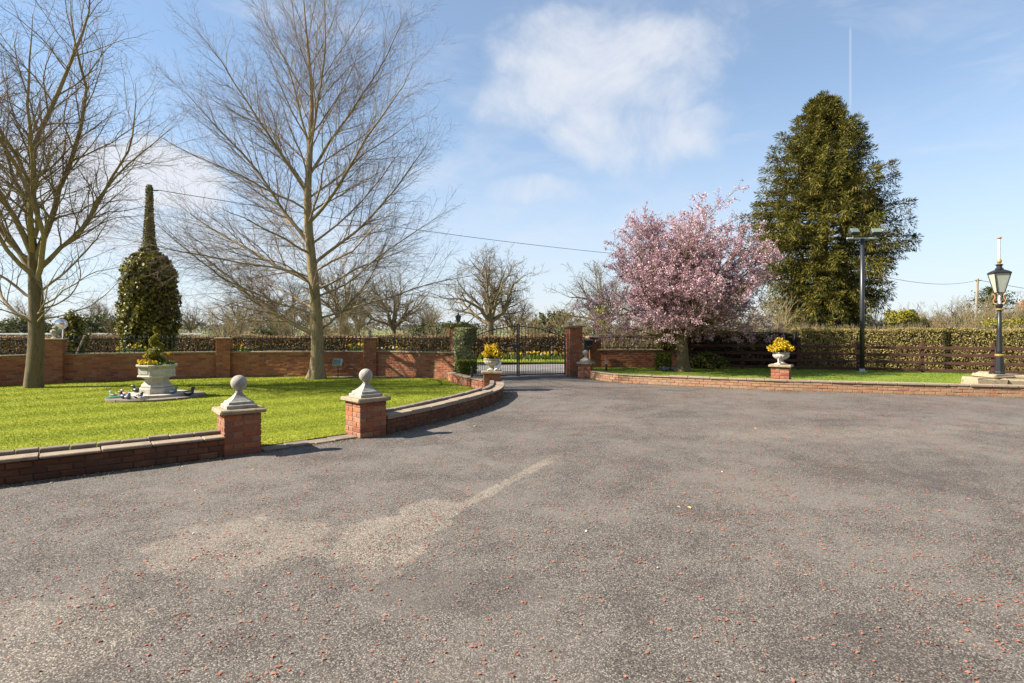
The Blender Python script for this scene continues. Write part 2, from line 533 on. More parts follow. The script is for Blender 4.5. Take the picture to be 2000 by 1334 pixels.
def mat_asphalt():
    m, nt, out = new_mat('worn tarmac')
    v = pos_vec(nt)
    vo = nd(nt, 'ShaderNodeTexVoronoi', {'Vector': v, 'Scale': 135.0}, feature='F1')
    stone = nd(nt, 'ShaderNodeSeparateXYZ', {0: vo.outputs['Color']})
    agg = ramp(nt, stone.outputs[0], [(0.0, (0.030, 0.025, 0.021)), (0.35, (0.091, 0.078, 0.066)), (0.7, (0.151, 0.131, 0.111)), (1.0, (0.34, 0.298, 0.248))])
    gap = smooth(nt, vo.outputs['Distance'], 0.42, 0.75)
    agg = mixc(nt, mth(nt, 'MULTIPLY', gap, 0.75), agg, (0.045, 0.039, 0.035))
    # worn, bleached areas and oily dark areas with shapes of their own
    n1 = noise(nt, v, 0.55, 5, 0.62, 0.4)
    n2 = noise(nt, v, 2.3, 4, 0.65, 0.3)
    wear = mth(nt, 'ADD', mth(nt, 'MULTIPLY', n1, 0.6), mth(nt, 'MULTIPLY', n2, 0.4))
    col = mixc(nt, mth(nt, 'MULTIPLY', smooth(nt, wear, 0.44, 0.62), 0.42), agg, (0.198, 0.172, 0.145))
    col = mixc(nt, mth(nt, 'MULTIPLY', mth(nt, 'SUBTRACT', 1.0, smooth(nt, wear, 0.35, 0.49)), 0.45), col, (0.047, 0.040, 0.034))
    # scraped patch and the seam streak running from it
    sp = nd(nt, 'ShaderNodeSeparateXYZ', {0: v})
    nz = mth(nt, 'MULTIPLY', mth(nt, 'SUBTRACT', noise(nt, v, 3.5, 7, 0.72), 0.5), 1.7)
    def blob(cx, cy, rx, ry):
        dx = mth(nt, 'DIVIDE', mth(nt, 'SUBTRACT', sp.outputs[0], cx), rx)
        dy = mth(nt, 'DIVIDE', mth(nt, 'SUBTRACT', sp.outputs[1], cy), ry)
        q = mth(nt, 'SQRT', mth(nt, 'ADD', mth(nt, 'MULTIPLY', dx, dx), mth(nt, 'MULTIPLY', dy, dy)))
        return mth(nt, 'SUBTRACT', 1.0, smooth(nt, mth(nt, 'ADD', q, nz), 0.78, 1.02))
    def seg(x0, y0, x1, y1, w):
        L = math.hypot(x1 - x0, y1 - y0); ux, uy = (x1 - x0) / L, (y1 - y0) / L
        px = mth(nt, 'SUBTRACT', sp.outputs[0], x0); py = mth(nt, 'SUBTRACT', sp.outputs[1], y0)
        t = mth(nt, 'ADD', mth(nt, 'MULTIPLY', px, ux), mth(nt, 'MULTIPLY', py, uy))
        o = mth(nt, 'ABSOLUTE', mth(nt, 'SUBTRACT', mth(nt, 'MULTIPLY', px, uy), mth(nt, 'MULTIPLY', py, ux)))
        o = mth(nt, 'ADD', o, mth(nt, 'MULTIPLY', nz, w * 0.9))
        e = mth(nt, 'MULTIPLY', smooth(nt, t, 0.0, 0.3), mth(nt, 'SUBTRACT', 1.0, smooth(nt, t, L - 0.5, L)))
        return mth(nt, 'MULTIPLY', e, mth(nt, 'SUBTRACT', 1.0, smooth(nt, o, w * 0.5, w)))
    pt = mth(nt, 'MAXIMUM', blob(-1.0, 4.45, 0.42, 0.62), blob(-0.75, 5.0, 0.3, 0.5))
    pt = mth(nt, 'MAXIMUM', pt, mth(nt, 'MULTIPLY', blob(-2.05, 4.35, 0.75, 0.6), 0.7))
    pt = mth(nt, 'MAXIMUM', pt, mth(nt, 'MULTIPLY', blob(-2.6, 3.0, 0.7, 0.5), 0.6))
    pt = mth(nt, 'MAXIMUM', pt, seg(-0.95, 4.3, 0.62, 7.4, 0.095))
    pt = mth(nt, 'MAXIMUM', pt, mth(nt, 'MULTIPLY', seg(2.5, 8.6, 9.0, 9.6, 0.5), 0.35))
    pt = mth(nt, 'MULTIPLY', pt, mth(nt, 'ADD', 0.45, mth(nt, 'MULTIPLY', noise(nt, v, 9, 5, 0.7), 0.8)))
    col = mixc(nt, pt, col, mixc(nt, 1.0, col, (1.58, 1.54, 1.46), 'MULTIPLY'))
    col = mixc(nt, mth(nt, 'MULTIPLY', mth(nt, 'MULTIPLY', blob(-0.3, 3.6, 0.6, 0.35), 0.5), 0.6), col, (0.045, 0.039, 0.036))
    # moss and yellowish silt
    ms = smooth(nt, noise(nt, v, 1.7, 8, 0.75), 0.63, 0.72)
    col = mixc(nt, mth(nt, 'MULTIPLY', ms, 0.35), col, (0.17, 0.135, 0.05))
    h = mth(nt, 'SUBTRACT', 1.0, vo.outputs['Distance'])
    h = mth(nt, 'ADD', h, mth(nt, 'MULTIPLY', noise(nt, v, 40, 4, 0.6), 0.8))
    finish(nt, out, col, rough=0.88, bump=h, bstr=0.5, bdist=0.004, spec=0.25)
    return m

def mat_lawn(name, blades, fresh=False):
    m, nt, out = new_mat(name)
    v = pos_vec(nt)
    sp = nd(nt, 'ShaderNodeSeparateXYZ', {0: v})
    t = mth(nt, 'ADD', mth(nt, 'MULTIPLY', sp.outputs[0], -0.62), mth(nt, 'MULTIPLY', sp.outputs[1], 0.78))
    t = mth(nt, 'ADD', t, mth(nt, 'MULTIPLY', noise(nt, v, 0.8, 3), 0.35))
    stripe = smooth(nt, mth(nt, 'SINE', mth(nt, 'MULTIPLY', t, 4.4)), -0.8, 0.8)  # mowing stripes: sheen of the leaning blades put into the turf colour
    a = mixc(nt, stripe, (0.215, 0.25, 0.024), (0.285, 0.31, 0.033)) if not fresh else mixc(nt, stripe, (0.18, 0.24, 0.035), (0.205, 0.26, 0.04))
    p = noise(nt, v, 1.6, 8, 0.7, 0.3)
    a = mixc(nt, mth(nt, 'MULTIPLY', smooth(nt, p, 0.5, 0.72), 0.3 if fresh else 0.5), a, (0.34, 0.305, 0.05))
    p2 = noise(nt, v, 3.3, 6, 0.65)
    a = mixc(nt, mth(nt, 'MULTIPLY', smooth(nt, p2, 0.5, 0.68), 0.45), a, (0.145, 0.195, 0.022))
    if blades:
        g = nd(nt, 'ShaderNodeNewGeometry')
        k = ramp(nt, g.outputs['Random Per Island'], [(0.0, (0.82, 0.82, 0.75)), (0.5, (1.0, 1.0, 1.0)), (0.92, (1.12, 1.12, 1.05)), (1.0, (1.5, 1.35, 1.4))])
        a = mixc(nt, 1.0, a, k, 'MULTIPLY')
        finish(nt, out, a, rough=0.8, spec=0.06, trans=0.4)
    else:
        b = noise(nt, v, 60, 6, 0.7)
        a = mixc(nt, mth(nt, 'MULTIPLY', smooth(nt, b, 0.4, 0.7), 0.5), a, (0.07, 0.085, 0.02))
        finish(nt, out, a, rough=0.95, bump=b, bstr=0.8, bdist=0.02, spec=0.1)
    return m

def mat_plain(name, col, rough=0.6, metal=0.0, spec=0.4, var=0.12):
    m, nt, out = new_mat(name)
    f = noise(nt, obj_vec(nt), 14, 5, 0.6)
    c = ramp(nt, f, [(0.3, tuple(x * (1 - var) for x in col)), (0.7, tuple(min(1, x * (1 + var)) for x in col))])
    finish(nt, out, c, rough=rough, metal=metal, spec=spec, bump=noise(nt, obj_vec(nt), 60, 3), bstr=0.08, bdist=0.003)
    return m

BRICK = mat_brick()
BRICKD = mat_brick('grimy damp brick', 0.72)
BRICKL = mat_brick('lime stained brick', 0.0, 0.5)
MORTARD = mat_noise('grimy mortar', (0.05, 0.042, 0.032), (0.12, 0.10, 0.075), 12, 0.95, 0.5)
MORTAR = mat_noise('lime mortar', (0.18, 0.135, 0.10), (0.27, 0.21, 0.155), 12, 0.95, 0.5)
STONE = mat_noise('weathered sandstone', (0.16, 0.125, 0.075), (0.36, 0.28, 0.185), 8, 0.92, 0.8, c2=(0.22, 0.18, 0.105), bscale=60, detail=9)
COPE = mat_noise('pinkish concrete coping', (0.19, 0.14, 0.10), (0.31, 0.24, 0.17), 6, 0.93, 0.6, c2=(0.24, 0.185, 0.125), bscale=90)
CAST = mat_noise('cast stone', (0.20, 0.185, 0.155), (0.37, 0.345, 0.295), 9, 0.9, 0.6, c2=(0.27, 0.255, 0.20), bscale=110, detail=9)
PALE = mat_noise('pale reconstituted stone', (0.36, 0.325, 0.265), (0.48, 0.44, 0.36), 6, 0.9, 0.4, c2=(0.29, 0.265, 0.21), bscale=90)
SLAB = mat_noise('paving stone', (0.15, 0.115, 0.09), (0.24, 0.195, 0.155), 4, 0.95, 0.5, bscale=70)
ASPH = mat_asphalt()
LAWN = mat_lawn('lawn turf', False)
BLADE = mat_lawn('grass blades', True)
LAWNF = mat_lawn('fresh bank turf', False, True)
BLADEF = mat_lawn('fresh grass blades', True, True)
BLACK = mat_plain('black painted iron', (0.016, 0.017, 0.019), 0.42, spec=0.5)
GOLD = mat_plain('gold paint', (0.50, 0.34, 0.10), 0.4, metal=0.5)
COPPER = mat_plain('faded coppery paint', (0.45, 0.23, 0.11), 0.5, metal=0.3)
WHITE = mat_plain('white paint', (0.7, 0.7, 0.68), 0.5)
GREYM = mat_plain('pale grey metal', (0.42, 0.46, 0.44), 0.45, metal=0.3)
POSTG = mat_plain('dark grey pole paint', (0.02, 0.022, 0.027), 0.38, spec=0.6)
GLASSY = mat_plain('frosted lantern glass', (0.42, 0.45, 0.36), 0.25, spec=0.5)
DGLASS = mat_plain('dark lantern glass', (0.06, 0.065, 0.06), 0.15, spec=0.6)
FLOODG = mat_plain('floodlight glass', (0.15, 0.20, 0.15), 0.25, spec=0.4)
FENCEW = mat_noise('dark stained timber', (0.055, 0.022, 0.017), (0.095, 0.042, 0.032), 5, 0.8, 0.4, stretch=(1, 1, 8))
WOODP = mat_noise('grey weathered timber', (0.20, 0.17, 0.13), (0.34, 0.29, 0.22), 5, 0.9, 0.4, stretch=(6, 6, 0.6))
CABLE = mat_plain('black cable', (0.03, 0.03, 0.035), 0.6)
SOIL = mat_noise('dark soil', (0.035, 0.025, 0.018), (0.07, 0.05, 0.035), 20, 0.95, 0.6)
BARK = mat_noise('mossy grey bark', (0.11, 0.083, 0.046), (0.29, 0.225, 0.125), 4, 0.95, 0.9, c2=(0.21, 0.175, 0.065), stretch=(3, 3, 0.7), bscale=14, bdist=0.012)
BARK2 = mat_noise('dark fissured bark', (0.055, 0.042, 0.025), (0.15, 0.115, 0.065), 4, 0.95, 0.9, c2=(0.11, 0.09, 0.033), stretch=(3, 3, 0.7), bscale=14, bdist=0.012)
TWIG = mat_noise('winter twigs', (0.19, 0.145, 0.09), (0.35, 0.275, 0.175), 3, 0.9, 0.2)
TWIGR = mat_noise('reddish winter twigs', (0.12, 0.08, 0.06), (0.22, 0.155, 0.115), 3, 0.9, 0.2)
TWIGF = mat_noise('far winter twigs', (0.13, 0.105, 0.065), (0.24, 0.19, 0.12), 0.6, 0.95, 0.1)
TWIGB = mat_noise('buff winter twigs', (0.15, 0.118, 0.06), (0.27, 0.21, 0.11), 0.8, 0.95, 0.1)
PETAL = mat_leaf('pink blossom', [(0.40, 0.18, 0.22), (0.55, 0.32, 0.37), (0.65, 0.45, 0.495), (0.73, 0.59, 0.62)], 0.35, 0.6)
BRONZE = mat_leaf('bronze young leaves', [(0.16, 0.06, 0.045), (0.22, 0.09, 0.06), (0.20, 0.13, 0.06)], 0.3)
NEEDLE = mat_leaf('spruce needles', [(0.026, 0.032, 0.007), (0.066, 0.068, 0.012), (0.13, 0.115, 0.018), (0.21, 0.158, 0.032)], 0.14, 0.7, 0.1)
IVY = mat_leaf('ivy leaves', [(0.035, 0.048, 0.008), (0.09, 0.10, 0.014), (0.19, 0.175, 0.022), (0.34, 0.27, 0.035)], 0.2, 0.45, 0.3)
IVYV = mat_leaf('sunlit variegated ivy leaves', [(0.14, 0.17, 0.06), (0.30, 0.32, 0.13), (0.48, 0.47, 0.22), (0.58, 0.54, 0.28)], 0.2, 0.4)
IVYG = mat_leaf('grey green ivy leaves', [(0.08, 0.10, 0.035), (0.16, 0.175, 0.07), (0.26, 0.25, 0.12), (0.34, 0.31, 0.16)], 0.2, 0.45)
BOX = mat_leaf('box leaves', [(0.07, 0.10, 0.012), (0.14, 0.165, 0.018), (0.24, 0.24, 0.035)], 0.25, 0.5)
GOLDY = mat_leaf('golden privet leaves', [(0.12, 0.12, 0.015), (0.24, 0.21, 0.025), (0.34, 0.28, 0.05)], 0.3, 0.5)
HEDGE = mat_leaf('olive hedge leaves', [(0.17, 0.125, 0.04), (0.32, 0.24, 0.075), (0.42, 0.33, 0.11), (0.31, 0.275, 0.055), (0.48, 0.38, 0.17)], 0.25, 0.7)
HEDGED = mat_leaf('shade-dark hedge leaves', [(0.018, 0.024, 0.009), (0.035, 0.042, 0.014), (0.07, 0.055, 0.022), (0.10, 0.07, 0.03)], 0.15, 0.45)  # for the hedge section in shade: that shade is put into the leaf tones
BEECH = mat_leaf('copper brown dry leaves', [(0.13, 0.075, 0.04), (0.28, 0.165, 0.085), (0.38, 0.25, 0.13), (0.20, 0.15, 0.06)], 0.3, 0.7)
CEDAR = mat_leaf('conifer sprays', [(0.03, 0.04, 0.01), (0.06, 0.075, 0.015), (0.10, 0.10, 0.02)], 0.2, 0.6)
YEW = mat_leaf('golden conifer sprays', [(0.12, 0.12, 0.014), (0.25, 0.22, 0.02), (0.36, 0.30, 0.035)], 0.25, 0.6)
PURPLE = mat_leaf('dusky purple leaves', [(0.035, 0.028, 0.035), (0.06, 0.045, 0.055), (0.08, 0.06, 0.06)], 0.2, 0.6)
YFLOW = mat_leaf('yellow petals', [(0.42, 0.25, 0.008), (0.62, 0.41, 0.014), (0.70, 0.52, 0.035)], 0.3, 0.6)
PFLOW = mat_leaf('pale flower petals', [(0.6, 0.55, 0.5), (0.75, 0.7, 0.62)], 0.3, 0.6)
VFLOW = mat_leaf('violet petals', [(0.25, 0.2, 0.5), (0.42, 0.36, 0.62)], 0.3, 0.6)
GREENL = mat_leaf('fresh green leaves', [(0.06, 0.10, 0.015), (0.11, 0.17, 0.02), (0.16, 0.23, 0.03)], 0.3, 0.5)
SCALE = mat_leaf('rust red bud scales', [(0.22, 0.075, 0.05), (0.36, 0.12, 0.075), (0.44, 0.17, 0.11), (0.30, 0.13, 0.09)], 0.15, 0.7)
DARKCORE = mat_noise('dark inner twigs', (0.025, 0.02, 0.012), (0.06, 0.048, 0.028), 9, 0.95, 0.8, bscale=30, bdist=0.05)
FIELD = mat_noise('rough pasture', (0.10, 0.12, 0.03), (0.17, 0.175, 0.05), 0.06, 0.95, 0.3, c2=(0.20, 0.17, 0.07), bscale=3)
ROADM = mat_noise('public road tarmac', (0.15, 0.135, 0.125), (0.24, 0.22, 0.20), 1.2, 0.9, 0.4, bscale=80)
MIRROR = mat_plain('convex mirror face', (0.85, 0.87, 0.9), 0.06, metal=1.0, var=0.01)
ROOF = mat_noise('brown roof tiles', (0.12, 0.075, 0.055), (0.22, 0.14, 0.10), 3, 0.9, 0.4)
ROOFO = mat_noise('orange roof tiles', (0.38, 0.17, 0.09), (0.48, 0.24, 0.13), 3, 0.9, 0.4)
FARBR = mat_noise('distant brickwork', (0.33, 0.13, 0.08), (0.43, 0.19, 0.12), 6, 0.9, 0.3)
WINDOW = mat_plain('window glass', (0.08, 0.09, 0.1), 0.1, spec=0.7)
C_DARK = mat_plain('dark glaze', (0.03, 0.032, 0.04), 0.35)
C_PINK = mat_plain('terracotta pink glaze', (0.50, 0.27, 0.20), 0.5)
C_GREEN = mat_plain('green glaze', (0.06, 0.20, 0.08), 0.4)
C_BLUE = mat_plain('slate blue glaze', (0.12, 0.16, 0.24), 0.4)
C_CREAM = mat_plain('cream glaze', (0.62, 0.58, 0.5), 0.5)

# ------------------------------------------------------------------ ground
def sheet(name, poly, z, mat, kind='structure'):
    o = py_obj(name, [(x, y, z) for x, y in poly], [tuple(range(len(poly)))], mat)
    o['kind'] = kind
    return o

sheet('ground', [(-900, -60), (900, -60), (900, 1500), (-900, 1500)], -0.05, FIELD)
sheet('driveway', [(-16, -8), (22, -8), (22, 18), (6, 21.5), (-16, 21.5)], 0.0, ASPH)
sheet('road', [(-60, 21.8), (60, 21.8), (60, 26.2), (-60, 26.2)], -0.02, ROADM)
sheet('road_verge', [(-60, 26.2), (60, 26.2), (60, 31), (-60, 31)], 0.06, LAWN)

# lines of the low walls (front lines, left to right)
P1 = Path([(-9.6, 2.68), (-3.66, 7.27)])
P2 = Path([(-1.93, 8.79), (-1.36, 9.85), (-0.78, 11.2), (-0.40, 12.4), (-0.22, 13.5), (-0.24, 14.62)])
P2B = Path([(-2.0, 17.75), (-1.55, 16.6), (-1.12, 15.7), (-0.78, 15.05)])
P3 = Path([(2.52, 18.45), (2.75, 17.75), (3.2, 17.05), (4.4, 16.3), (6.75, 15.12), (9.1, 14.32), (12.1, 13.42), (15.5, 12.4)])

LAWN_L = [(-15.5, -1.8), (-9.6, 2.98), (-3.9, 7.42), (-3.42, 7.8), (-2.52, 8.72), (-2.1, 9.1), (-1.6, 9.95), (-1.05, 11.25), (-0.68, 12.45), (-0.5, 13.5), (-0.5, 14.6), (-1.0, 15.2), (-1.7, 16.6), (-2.1, 17.9),
          (-3.2, 18.55), (-4.6, 19.0), (-9.3, 18.75), (-13.3, 17.0), (-15.5, 14.6), (-25, 4)]
sheet('lawn', LAWN_L, 0.03, LAWN)
LAWN_R = [(2.7, 18.6), (2.85, 17.9), (3.3, 17.3), (4.5, 16.55), (6.85, 15.4), (9.2, 14.6), (12.2, 13.7), (15.6, 12.7), (24, 11), (24, 17.5), (16.5, 19.2), (11.5, 21.0), (6.3, 21.6), (2.7, 21.0)]
sheet('lawn_bank', LAWN_R, 0.21, LAWNF)

def grass_blades(name, poly, z, n, seed, hgt=0.03, bounds=None, near=None, mat=None):
    rg = np.random.default_rng(seed)
    xs = np.array([p[0] for p in poly]); ys = np.array([p[1] for p in poly])
    x0, x1, y0, y1 = bounds or (xs.min(), xs.max(), ys.min(), ys.max())
    x = rg.uniform(x0, x1, n * 3); y = rg.uniform(y0, y1, n * 3)
    # thin out with distance
    k = rg.random(n * 3) < np.clip((near / np.hypot(x, y)) ** 1.3, 0, 1)
    k &= in_poly(x, y, poly)
    x, y = x[k][:n], y[k][:n]
    m = len(x)
    sc = np.clip(np.hypot(x, y) / near, 1, 2.2)
    a = rg.uniform(0, 6.28, m)
    h = hgt * rg.uniform(0.5, 1.3, m)
    w = 0.004 * sc * rg.uniform(0.8, 1.5, m)
    lean = rg.normal(size=(m, 2)) * 0.012
    st = np.sin((-0.62 * x + 0.78 * y) * 4.4)
    lean[:, 0] += 0.004 * np.sign(st); lean[:, 1] += 0.006 * np.sign(st)
    zz = np.full(m, z)
    b0 = np.stack([x - np.cos(a) * w, y - np.sin(a) * w, zz], 1)
    b1 = np.stack([x + np.cos(a) * w, y + np.sin(a) * w, zz], 1)
    t = np.stack([x + lean[:, 0], y + lean[:, 1], zz + h], 1)
    V = np.stack([b0, b1, t], 1).reshape(-1, 3)
    o = np_obj(name, V, np.arange(m * 3).reshape(-1, 3), mat or BLADE)
    tag(o, 'short mown grass of the big lawn round the planter' if mat is None else 'short fresh grass of the bank behind the far low wall', 'grass', kind='stuff')
grass_blades('grass', LAWN_L, 0.03, 260000, 3, 0.017, (-16, 0, 3, 19.5), 8.0)
grass_blades('bank_grass', LAWN_R, 0.21, 60000, 4, 0.018, (2.5, 18, 12.5, 21), 13.0, BLADEF)

# ------------------------------------------------------------------ masonry
BRK = chamfer_mesh('brick', 0.215, 0.1025, 0.065, 0.005)
BRK.materials.append(BRICK)
BRKS = [BRK]
for q in range(3):
    b = chamfer_mesh('brick', 0.215, 0.1025, 0.065, 0.006, 0.0022, q)
    b.materials.append(BRICK)
    BRKS.append(b)
BRKD = []
for q in range(4):
    b = chamfer_mesh('brick', 0.215, 0.1025, 0.065, 0.006, 0.0022, q + 9)
    b.materials.append(BRICKD)
    BRKD.append(b)
BRKL = []
for q in range(4):
    b = chamfer_mesh('brick', 0.215, 0.1025, 0.065, 0.006, 0.0022, q + 19)
    b.materials.append(BRICKL)
    BRKL.append(b)
brng = random.Random(11)

def put_brick(parent, x, y, z, rot, length=0.215, dep=1.0, pool=None):
    o = bpy.data.objects.new('brick', brng.choice(pool or BRKS))
    COL.objects.link(o)
    o.parent = parent
    o.location = (x, y, z)
    o.rotation_euler = (brng.gauss(0, 0.008), brng.gauss(0, 0.006), rot + brng.gauss(0, 0.008))
    o.scale = (length / 0.215, dep, 1.0 + brng.uniform(-0.03, 0.03))
    return o

def wall_bricks(parent, path, s0, s1, z0, n, pitch=0.075, pool=None):
    q = org(parent)
    for c in range(n):
        t = s0 + (0.0 if c % 2 == 0 else 0.1125)
        first = True
        segs = []
        if c % 2:
            segs.append((s0, s0 + 0.1025))
        while t < s1 - 0.03:
            segs.append((t, min(t + 0.215, s1)))
            t += 0.225
        for a, b in segs:
            if b - a < 0.03: continue
            m = (a + b) / 2
            p, d = path.at(m)
            nrm = Vector((d.y, -d.x))
            jo = 0.051 + brng.gauss(0, 0.0022)
            w = p - nrm * jo
            put_brick(parent, w.x - q.x, w.y - q.y, z0 + c * pitch + 0.0325 + 0.01 - q.z, math.atan2(d.y, d.x), b - a, 1.0, pool)

def coping(parent, path, s0, s1, o0, o1, z0, z1, ln, mat, name='coping_stone', jit=0.004):
    t = s0
    while t < s1 - 0.05:
        e = min(t + ln * brng.uniform(0.85, 1.15), s1)
        if s1 - e < 0.1: e = s1
        dz = brng.gauss(0, jit); do = brng.gauss(0, jit)
        V, F = strip(path, t + 0.004, e - 0.004, o0 + do, o1 + do, z0, z1 + dz, max(1, int((e - t) / 0.2)))
        o = py_obj(name, V, F, mat, parent, world=True)
        bm = bmesh.new(); bm.from_mesh(o.data)
        bmesh.ops.recalc_face_normals(bm, faces=bm.faces)
        es = [ed for ed in bm.edges if len(ed.link_faces) == 2 and ed.calc_face_angle(0) > 0.7]
        bmesh.ops.bevel(bm, geom=es, offset=min(0.008, (z1 - z0) * 0.25), segments=1, affect='EDGES')
        bm.to_mesh(o.data); bm.free()
        t = e

def low_wall(label, path, levels, courses, grimy=False, group=None, stained=False):
    p0, d0 = path.at(0)
    w = thing('low_brick_wall', label, 'wall', (p0.x, p0.y, 0), group=group)
    V, F = strip(path, 0, path.L, 0.008, 0.30, -0.02, courses * 0.075 + 0.002)
    py_obj('mortar', V, F, MORTARD if grimy else MORTAR, w, world=True)
    wall_bricks(w, path, 0.0, path.L, -0.005, courses, pool=BRKD if grimy else (BRKL if stained else None))
    for a, b, dz, back in levels:
        z = courses * 0.075 + 0.006
        coping(w, path, a, b, -0.025, 0.21, z, z + 0.035 + dz, 0.52, COPE)
        if back:
            coping(w, path, a, b, 0.214, 0.325, z, z + 0.075 + dz, 0.24, SLAB, 'edging_brick')
    return w

low_wall('dark low brick wall with wide coping from the frame edge to the nearest ball pillar', P1, [(0, P1.L, 0.0, True)], 3, True)
low_wall('curved low brick wall sweeping from the second ball pillar to the flower urn', P2, [(0, P2.L * 0.62, 0.035, True), (P2.L * 0.62, P2.L, 0.0, True)], 3, True)
low_wall('short sunlit low wall behind the flower urn leading to the ivy gate pillar', P2B, [(0, P2B.L, 0.0, False)], 3)
low_wall('long low retaining wall of orange brick along the far side of the driveway', P3, [(0, 3.1, -0.01, False), (3.1, 5.6, 0.012, False), (5.6, P3.L, 0.018, False)], 3, stained=True)

def pillar(label, x, y, rot, W, courses, cap=(0.06, 0.055), z0=0.0, mat_cap=STONE, name='brick_pillar', group=None):
    p = thing(name, label, 'pillar', (x, y, z0), rot, group)
    h = W / 2
    H = courses * 0.075
    MB().box(-h + 0.008, h - 0.008, -h + 0.008, h - 0.008, -0.02, H + 0.004).build('mortar', MORTAR, p)
    Lr = W - 0.1025 - 0.01
    for c in range(courses):
        z = c * 0.075 + 0.0325 + 0.006
        for f in range(4):
            a = f * math.pi / 2
            ca, sa = math.cos(a), math.sin(a)
            if c % 2 == 0:
                segs = [(-h, -h + 0.215), (-h + 0.225, h - 0.1125)]
            else:
                segs = [(-h + 0.1125, -h + 0.1125 + max(0.03, Lr - 0.225)), (h - 0.215, h)] if Lr > 0.25 else [(-h + 0.1125, h)]
            for s0, s1 in segs:
                if s1 - s0 < 0.025: continue
                lx, ly = (s0 + s1) / 2, -h + 0.051 + brng.gauss(0, 0.0015)
                put_brick(p, lx * ca - ly * sa, lx * sa + ly * ca, z, a, s1 - s0)
    if cap:
        th, ov = cap
        me = chamfer_mesh('cap', W + 2 * ov, W + 2 * ov, th, 0.012, 0.004, int(x * 10))
        c = link('cap', me, mat_cap, p, (0, 0, H + 0.006 + th / 2))
        p['top'] = H + 0.006 + th
    return p

def ball_finial(label, px, py, rot, z, s=1.0):
    b = thing('ball_finial', label, 'finial', (px, py, z), rot)
    w = 0.185 * s
    MB().lathe([(w * 1.414, 0.0), (w * 1.414, 0.045 * s), (w * 1.29, 0.055 * s), (w * 1.20, 0.056 * s), (w * 1.15, 0.085 * s), (w * 1.03, 0.095 * s), (w * 0.95, 0.096 * s), (w * 0.62, 0.135 * s), (w * 0.38, 0.175 * s), (w * 0.26, 0.205 * s)], 4, phase=math.pi / 4).build('base', CAST, b)
    MB().lathe([(0.045 * s, 0.195 * s), (0.038 * s, 0.21 * s), (0.05 * s, 0.235 * s)], 16).build('neck', CAST, b, smooth_=True)
    n = 14
    pr = [(0.103 * s * math.sin(math.pi * (i + 0.12) / (n + 0.24)), 0.325 * s - 0.103 * s * math.cos(math.pi * (i + 0.12) / (n + 0.24))) for i in range(n + 1)]
    MB().lathe(pr, 24).build('ball', CAST, b, smooth_=True)
    return b

# near pillars with ball finials
def loc_of(x, y, rot, W):
    """centre from the front left corner"""
    c, s = math.cos(rot), math.sin(rot)
    return x + (W / 2) * c - (W / 2) * s, y + (W / 2) * s + (W / 2) * c
x1, y1 = loc_of(-3.67, 7.25, R(38), 0.45)
pa = pillar('nearest square brick pillar with stone cap and ball, at the end of the dark wall', x1, y1, R(38), 0.45, 7)
ball_finial('stone ball on the stepped base of the nearest pillar', x1, y1, R(38), pa['top'], 1.0)
x2, y2 = loc_of(-2.258, 8.447, R(44), 0.45)
pb = pillar('second ball-topped brick pillar with a sunlit flank, where the curved wall starts', x2, y2, R(44), 0.45, 7)
ball_finial('stone ball on the pillar where the curved wall starts', x2, y2, R(44), pb['top'], 1.0)
# urn pillars
UL = (-0.53, 14.95)
UR = (7.2, 15.22)
pu1 = pillar('brick pillar under the flower urn in front of the iron gate', UL[0], UL[1], R(4), 0.44, 6)
pu2 = pillar('brick pillar under the flower urn on the far low wall beside the lawn', UR[0], UR[1], R(-33), 0.44, 8)
# small ball pillar by the gate
SB = (2.42, 18.72)
pb3 = pillar('small brick pillar with ball beside the gate, at the end of the far low wall', SB[0], SB[1], R(-20), 0.41, 6)
ball_finial('small weathered ball on the low pillar beside the gate', SB[0], SB[1], R(-20), pb3['top'], 0.95)
# gate pillars
GL = (-1.73, 18.3)
GR = (2.12, 19.62)
pg1 = pillar('ivy-clad brick gate pillar with a lantern on top', GL[0], GL[1], R(19), 0.46, 22, (0.07, 0.09))
pg2 = pillar('tall bare red brick gate pillar with pale stone cap', GR[0], GR[1], R(17), 0.47, 22, (0.075, 0.08))
# boundary wall pillars
BP = [(-13.55, 16.85, R(24), 0.5, 17, 'brick wall pillar with a carved ornament, just behind the thick-trunked tree'),
      (-9.43, 18.66, R(14), 0.42, 17, 'tall brick wall pillar with a small lantern, between the round planter and the middle tree'),
      (-4.76, 19.05, R(14), 0.42, 17, 'brick wall pillar with a small lantern, at the start of the sunlit wall'),
      (2.98, 20.75, R(8), 0.42, 17, 'brick wall pillar with a lantern, just behind the tall gate pillar')]
BPO = []
for x, y, r, W, n, lb in BP:
    BPO.append(pillar(lb, x, y, r, W, n, (0.05, 0.04)))

